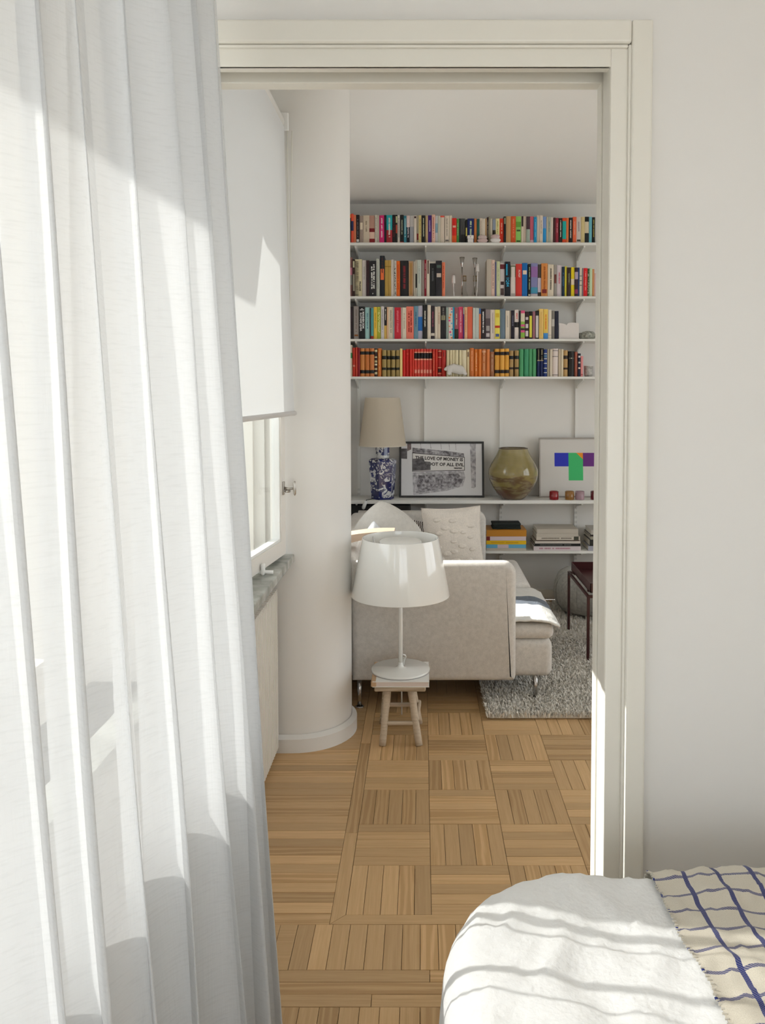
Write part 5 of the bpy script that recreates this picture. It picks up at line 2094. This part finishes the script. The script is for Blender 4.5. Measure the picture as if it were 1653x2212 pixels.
def zrel(y):
    return at(827, y, LY).z - Z5


def hexring(r, z, n=6, rot=0.26):
    return [Vector((r * math.cos(rot + 2 * math.pi * k / n), r * 0.92 * math.sin(rot + 2 * math.pi * k / n), z)) for k in range(n)]


def loft(mm, rings):
    n = len(rings[0])
    vs_ = [v for r_ in rings for v in r_]
    fs_ = [(i * n + k, i * n + (k + 1) % n, (i + 1) * n + (k + 1) % n, (i + 1) * n + k) for i in range(len(rings) - 1) for k in range(n)]
    fs_ += [tuple(range(n))[::-1], tuple((len(rings) - 1) * n + k for k in range(n))]
    return mm.add(vs_, fs_)


pxm = LY / FPX
zb, zs_, zn0, zn1 = 0.0, zrel(992), zrel(985), zrel(962)
loft(MB(), [hexring(24.5 * pxm, 0.004), hexring(25.5 * pxm, 0.03), hexring(30.5 * pxm, zs_ - 0.015), hexring(30 * pxm, zs_ - 0.004), hexring(25 * pxm, zs_ + 0.006), hexring(15 * pxm, zs_ + 0.012)]).build('jar_body', bw, o)
loft(MB(), [hexring(25 * pxm, 0), hexring(25 * pxm, 0.012)]).build('foot', plain('cobalt_glaze', (0.010, 0.016, 0.12), 0.15), o)
loft(MB(), [hexring(14.5 * pxm, zs_ + 0.010, 12), hexring(14.5 * pxm, zs_ + 0.028, 12), hexring(14 * pxm, zs_ + 0.030, 12)]).build('neck', plain('porcelain_white_neck', (0.62, 0.63, 0.62), 0.15), o)
loft(MB(), [hexring(15.3 * pxm, zs_ + 0.028, 12), hexring(15.3 * pxm, zn1 + 0.012, 12)]).build('lid_collar', bw, o)
MB().tube([(0, 0, zn1), (0, 0, zrel(900))], 0.004, 8).build('stem', BRASS, o)
zs0, zs1 = zrel(963), zrel(859)
SHADE = cloth_sheet_mat('cream_lampshade_linen', (0.74, 0.66, 0.54), 0.35, 0.0, 0.1)
MB().lathe([(51 * pxm, zs0), (37.5 * pxm, zs1)], 48).build('shade', SHADE, o)
m = MB().lathe([(51.2 * pxm, zs0), (51.2 * pxm, zs0 + 0.005), (50.6 * pxm, zs0 + 0.005), (50.6 * pxm, zs0), (51.2 * pxm, zs0)], 48)
m.lathe([(37.7 * pxm, zs1 - 0.004), (37.7 * pxm, zs1), (37.1 * pxm, zs1), (37.1 * pxm, zs1 - 0.004), (37.7 * pxm, zs1 - 0.004)], 48)
for an in (0, 120, 240):
    m.tube([(0.0, 0, zs1 - 0.02), (37.3 * pxm * math.cos(R(an)), 37.3 * pxm * math.sin(R(an)), zs1 - 0.003)], 0.0015, 6)
m.build('shade_rings', plain('cream_ring', (0.70, 0.63, 0.52), 0.7), o)
c0, c1, c2 = at(792, 1079, SFY - 0.006), at(789, 1092, SFY - 0.008), at(781, 1109, SFY - 0.01)
LO = Vector((p0.x, LY, Z5))
cord = MB().tube([Vector((0, 0.02, 0.004)), Vector((-0.06, -0.03, 0.004)), Vector((c0.x - LO.x, SFY - LY - 0.003, 0.003)), c0 - LO, c1 - LO, c2 - LO, at(780, 1112, SFY + 0.02) - LO], 0.0022, 6).build('cord', BLACK, o)
d_ = (c2 - c0)
m = MB()
m.tube([c0 + d_ * 0.10 - LO, c0 + d_ * 0.22 - LO, c0 + d_ * 0.6 - LO, c0 + d_ * 0.7 - LO], [0.008, 0.0125, 0.0125, 0.007], 10)
m.build('cord_switch', WHITEPL, cord)

# framed street photograph
def leaning_frame(name, x0, x1, ytop, ybot, Ybase, lean, label, fw, fmat, depth=0.014, X1=None):
    a, b = at(x0, ybot, Ybase), at(x1, ybot, Ybase)
    h = at((x0 + x1) / 2, ytop, Ybase + 0.03).z - Z5
    wd = (X1 if X1 is not None else b.x) - a.x
    o = empty(name, (a.x, Ybase, Z5 + 0.0004), rot=(-lean, 0, 0))
    tag(o, label, 'picture')
    m = MB()
    m.box(0, wd, 0, depth, 0, fw).box(0, wd, 0, depth, h - fw, h).box(0, fw, 0, depth, fw, h - fw).box(wd - fw, wd, 0, depth, fw, h - fw)
    m.build('frame', fmat, o)
    MB().box(fw * 0.5, wd - fw * 0.5, depth - 0.004, depth - 0.001, fw * 0.5, h - fw * 0.5).build('backing', plain('frame_backing', (0.3, 0.24, 0.18), 0.9), o)
    return o, wd, h


fo, fw_, fh_ = leaning_frame('framed_photograph', 862.5, 1046.5, 953, 1075, 5.50, R(8.5), 'black framed street photograph of a lettered sign, leaning on the wall', 0.0135, BLACK)
paper = plain('photo_paper_grey', (0.70, 0.695, 0.71), 0.45)


def greynoise(name, c0, c1, scale):
    if name in _M:
        return _M[name]
    m_, t_, p_ = new_mat(name)
    tc_ = t_.nodes.new('ShaderNodeTexCoord')
    mp_ = t_.nodes.new('ShaderNodeMapping')
    mp_.inputs['Scale'].default_value = scale
    n_ = t_.nodes.new('ShaderNodeTexNoise')
    n_.inputs['Scale'].default_value = 1
    n_.inputs['Detail'].default_value = 7
    r_ = t_.nodes.new('ShaderNodeValToRGB')
    r_.color_ramp.elements[0].position = 0.35
    r_.color_ramp.elements[1].position = 0.68
    r_.color_ramp.elements[0].color = (*c0, 1)
    r_.color_ramp.elements[1].color = (*c1, 1)
    t_.links.new(tc_.outputs['Object'], mp_.inputs['Vector'])
    t_.links.new(mp_.outputs['Vector'], n_.inputs['Vector'])
    t_.links.new(n_.outputs['Fac'], r_.inputs['Fac'])
    t_.links.new(r_.outputs['Color'], p_.inputs['Base Color'])
    p_.inputs['Roughness'].default_value = 0.5
    _M[name] = m_
    return m_


DYP = 0.0085
MB().box(0.009, fw_ - 0.009, DYP, DYP + 0.002, 0.009, fh_ - 0.009).build('print', paper, fo)


def ph(name, mt, poly, k=1):
    """flat printed area; poly in fractions of the frame (x from left, z from top)"""
    MB().prism([(a * fw_, (1 - b) * fh_) for a, b in poly], 'y', DYP - 0.0002 * k, DYP + 0.0005).build(name, mt, fo)


# fractions read from the photograph (frame 605..1585 x 580..1210 in a 5.17x crop)
def F(x, y):
    return ((x - 608) / (1586 - 608), (y - 582) / (1208 - 582))


g1 = greynoise('photo_mid_grey', (0.09, 0.08, 0.09), (0.50, 0.48, 0.51), (55, 55, 60))
g2 = greynoise('photo_dark_smear', (0.045, 0.04, 0.045), (0.16, 0.15, 0.16), (30, 30, 50))
g3 = greynoise('photo_light_wash', (0.26, 0.25, 0.27), (0.62, 0.60, 0.63), (40, 40, 45))
gblk = plain('photo_ink', (0.02, 0.015, 0.015), 0.5)
gwhite = plain('photo_sign_white', (0.72, 0.70, 0.68), 0.5)
ph('grey_stripe', g1, [F(760, 650), F(1180, 690), F(1355, 715), F(1360, 760), F(1180, 745), F(760, 712)], 1)
for x_ in (850, 965, 1085, 1180, 1255):
    ph('board_line', g1, [F(x_, 600), F(x_ + 5, 600), F(x_ + 12, 655 + (x_ - 850) * 0.06), F(x_ + 7, 655 + (x_ - 850) * 0.06)], 1)
ph('grey_post', g3, [F(1425, 602), F(1495, 602), F(1490, 1090), F(1470, 1105), F(1440, 1100)], 1)
ph('dark_panel', g2, [F(625, 660), F(698, 660), F(698, 778), F(625, 772)], 2)
ph('red_brown_edge', greynoise('photo_brown', (0.10, 0.05, 0.05), (0.25, 0.2, 0.2), (60, 60, 30)), [F(700, 602), F(745, 602), F(745, 670), F(700, 690)], 2)
ph('lower_grey', g3, [F(760, 930), F(1350, 905), F(1370, 980), F(1345, 1080), F(1150, 1135), F(770, 1180)], 1)
ph('lower_smear', g1, [F(830, 960), F(1280, 940), F(1350, 1000), F(1300, 1085), F(1050, 1115), F(800, 1160)], 2)
ph('sign_board', gwhite, [F(757, 708), F(1362, 758), F(1362, 905), F(757, 918)], 3)
for q in ([F(757, 706), F(1364, 757), F(1364, 763), F(757, 713)], [F(757, 912), F(1364, 901), F(1364, 907), F(757, 919)], [F(757, 706), F(763, 706), F(763, 919), F(757, 919)], [F(1358, 757), F(1364, 757), F(1364, 907), F(1358, 907)]):
    ph('sign_border', gblk, q, 4)
for (txt, sz, xy, tilt, sx_) in (('THE LOVE OF MONEY IS', 0.0305, (1068, 776), 2.6, 0.98), ('ROOT OF ALL EVIL', 0.0300, (1130, 840), 1.4, 1.04), ('TIMOTHY', 0.0105, (1286, 882), 0.5, 1.2)):
    fx, fz = F(*xy)
    tm = text_mesh(txt, sz, gblk, fo, (fx * fw_, DYP - 0.0010, (1 - fz) * fh_), (R(90), R(tilt), 0), 'sign_lettering', sx=sx_, bold=0.0011)
ph('dark_smear', g2, [F(760, 775), F(890, 770), F(900, 805), F(965, 810), F(970, 900), F(760, 910)], 7)

# abstract print
SILV = plain('pale_silver_frame', (0.36, 0.33, 0.30), 0.35, metal=0.2)
ao, aw_, ah_ = leaning_frame('framed_print', 1165.5, 1300, 945, 1074, 5.51, R(6), 'silver framed abstract print with blue, green, orange and purple blocks', 0.0085, SILV, X1=1.36)
DYP = 0.0085
MB().box(0.005, aw_ - 0.005, DYP, DYP + 0.002, 0.005, ah_ - 0.005).build('mat_board', plain('print_mat', (0.66, 0.635, 0.60), 0.6), ao)


def blockq(name, h, pts, k=1):
    q = []
    for (x_, y_) in pts:
        q.append(((x_ - 1165.5) * 5.515 / FPX, ah_ - (y_ - 945) * 5.52 / FPX))
    MB().prism(q, 'y', DYP - 0.0003 * k, DYP + 0.0005).build(name, hexmat(h, 0.6, 2.0), ao)


blockq('blue_square', '1c2488', [(1199.5, 978), (1230, 978), (1230, 1007.5), (1199.5, 1007.5)])
blockq('green_block', '2c8a50', [(1230, 978), (1261.5, 978), (1261.5, 1038), (1230, 1038)])
blockq('orange_triangle', 'c86a1c', [(1247, 978), (1261.5, 978), (1261.5, 992)], 2)
blockq('purple_square', '4a1c5c', [(1261.5, 978), (1293, 978), (1293, 1007.5), (1261.5, 1007.5)])

# olive vase
vm, t, p = new_mat('olive_brown_glaze')
tc = t.nodes.new('ShaderNodeTexCoord')
mp = t.nodes.new('ShaderNodeMapping')
mp.inputs['Scale'].default_value = (5, 5, 16)
mp.inputs['Rotation'].default_value = (0.25, 0.1, 0)
n1 = t.nodes.new('ShaderNodeTexNoise')
n1.inputs['Scale'].default_value = 1.3
n1.inputs['Detail'].default_value = 6
sp3 = t.nodes.new('ShaderNodeSeparateXYZ')
ma = t.nodes.new('ShaderNodeMath')
ma.operation = 'MULTIPLY_ADD'
ma.inputs[1].default_value = 2.6
mb_ = t.nodes.new('ShaderNodeMath')
mb_.operation = 'MULTIPLY_ADD'
mb_.inputs[1].default_value = 1.0
mb_.inputs[2].default_value = -0.42
t.links.new(tc.outputs['Object'], mp.inputs['Vector'])
t.links.new(mp.outputs['Vector'], n1.inputs['Vector'])
t.links.new(tc.outputs['Object'], sp3.inputs['Vector'])
t.links.new(n1.outputs['Fac'], mb_.inputs[0])
t.links.new(sp3.outputs['Z'], ma.inputs[0])
t.links.new(mb_.outputs['Value'], ma.inputs[2])
rp = t.nodes.new('ShaderNodeValToRGB')
cr = rp.color_ramp
cr.elements[0].position = 0.05
cr.elements[0].color = (0.13, 0.055, 0.035, 1)
cr.elements[1].position = 0.95
cr.elements[1].color = (0.30, 0.25, 0.11, 1)
for pos, c in ((0.22, (0.16, 0.10, 0.05)), (0.30, (0.26, 0.20, 0.10)), (0.36, (0.14, 0.085, 0.04)), (0.45, (0.28, 0.22, 0.08)), (0.7, (0.25, 0.20, 0.07))):
    e = cr.elements.new(pos)
    e.color = (*c, 1)
t.links.new(ma.outputs['Value'], rp.inputs['Fac'])
t.links.new(rp.outputs['Color'], p.inputs['Base Color'])
p.inputs['Roughness'].default_value = 0.12
p.inputs['Coat Weight'].default_value = 0.6
VY = 5.445
v0 = at(1108.5, 1079, VY)
vo = empty('vase', (v0.x, VY, Z5))
tag(vo, 'large round olive and brown glazed vase between the two pictures', 'vase')
k_ = VY / FPX
prof_px = [(0, 0), (23, 0), (27, 3), (35, 12), (44, 25), (51, 40), (54, 54), (53, 64), (48, 76), (41, 88), (35, 99), (31.5, 107), (31, 110), (29.5, 110), (29.5, 107), (34, 97), (40, 86), (46, 74), (50, 60), (50, 50), (40, 25), (20, 6), (0, 5)]
MB().lathe([(a * k_, b * k_) for a, b in prof_px], 56).build('vase_body', vm, vo)
MB().lathe([(31.2 * k_, 109 * k_), (31.6 * k_, 110.3 * k_), (29.4 * k_, 110.6 * k_), (29.2 * k_, 109 * k_)], 56).build('rim', plain('dark_brown_rim', (0.06, 0.025, 0.018), 0.25), vo)

# votive glasses
for (xa, xb, col, lab) in ((1187, 1207, (0.42, 0.012, 0.022), 'deep red glass votive in front of the abstract print'), (1220.8, 1240.5, (0.46, 0.21, 0.045), 'amber glass votive beside the pink one'),
                           (1242.8, 1262.5, (0.62, 0.40, 0.46), 'pale pink glass votive beside the amber one'), (1276, 1296, (0.20, 0.012, 0.02), 'dark wine-red glass votive at the door edge')):
    a, b = at(xa, 1062, 5.40), at(xb, 1080, 5.40)
    rr_, h = (b.x - a.x) / 2, 0.056
    o = empty('votive_glass', ((a.x + b.x) / 2, 5.40, Z5))
    tag(o, lab, 'candle glass', 'coloured votive glasses')
    nm_ = 'glass_%d' % int(xa)
    g, t, p = new_mat(nm_)
    p.inputs['Base Color'].default_value = (*col, 1)
    p.inputs['Roughness'].default_value = 0.06
    p.inputs['Transmission Weight'].default_value = 0.45
    p.inputs['IOR'].default_value = 1.45
    p.inputs['Coat Weight'].default_value = 0.5
    MB().lathe([(0, 0), (rr_ * 0.93, 0), (rr_, 0.003), (rr_, h), (rr_ - 0.003, h), (rr_ - 0.003, 0.014), (0, 0.013)], 32).build('cup', g, o)
    MB().lathe([(0, 0.0135), (rr_ - 0.004, 0.0135), (rr_ - 0.004, 0.022), (0, 0.023)], 20).build('candle', plain('tealight_wax', (0.7, 0.66, 0.58), 0.5), o)
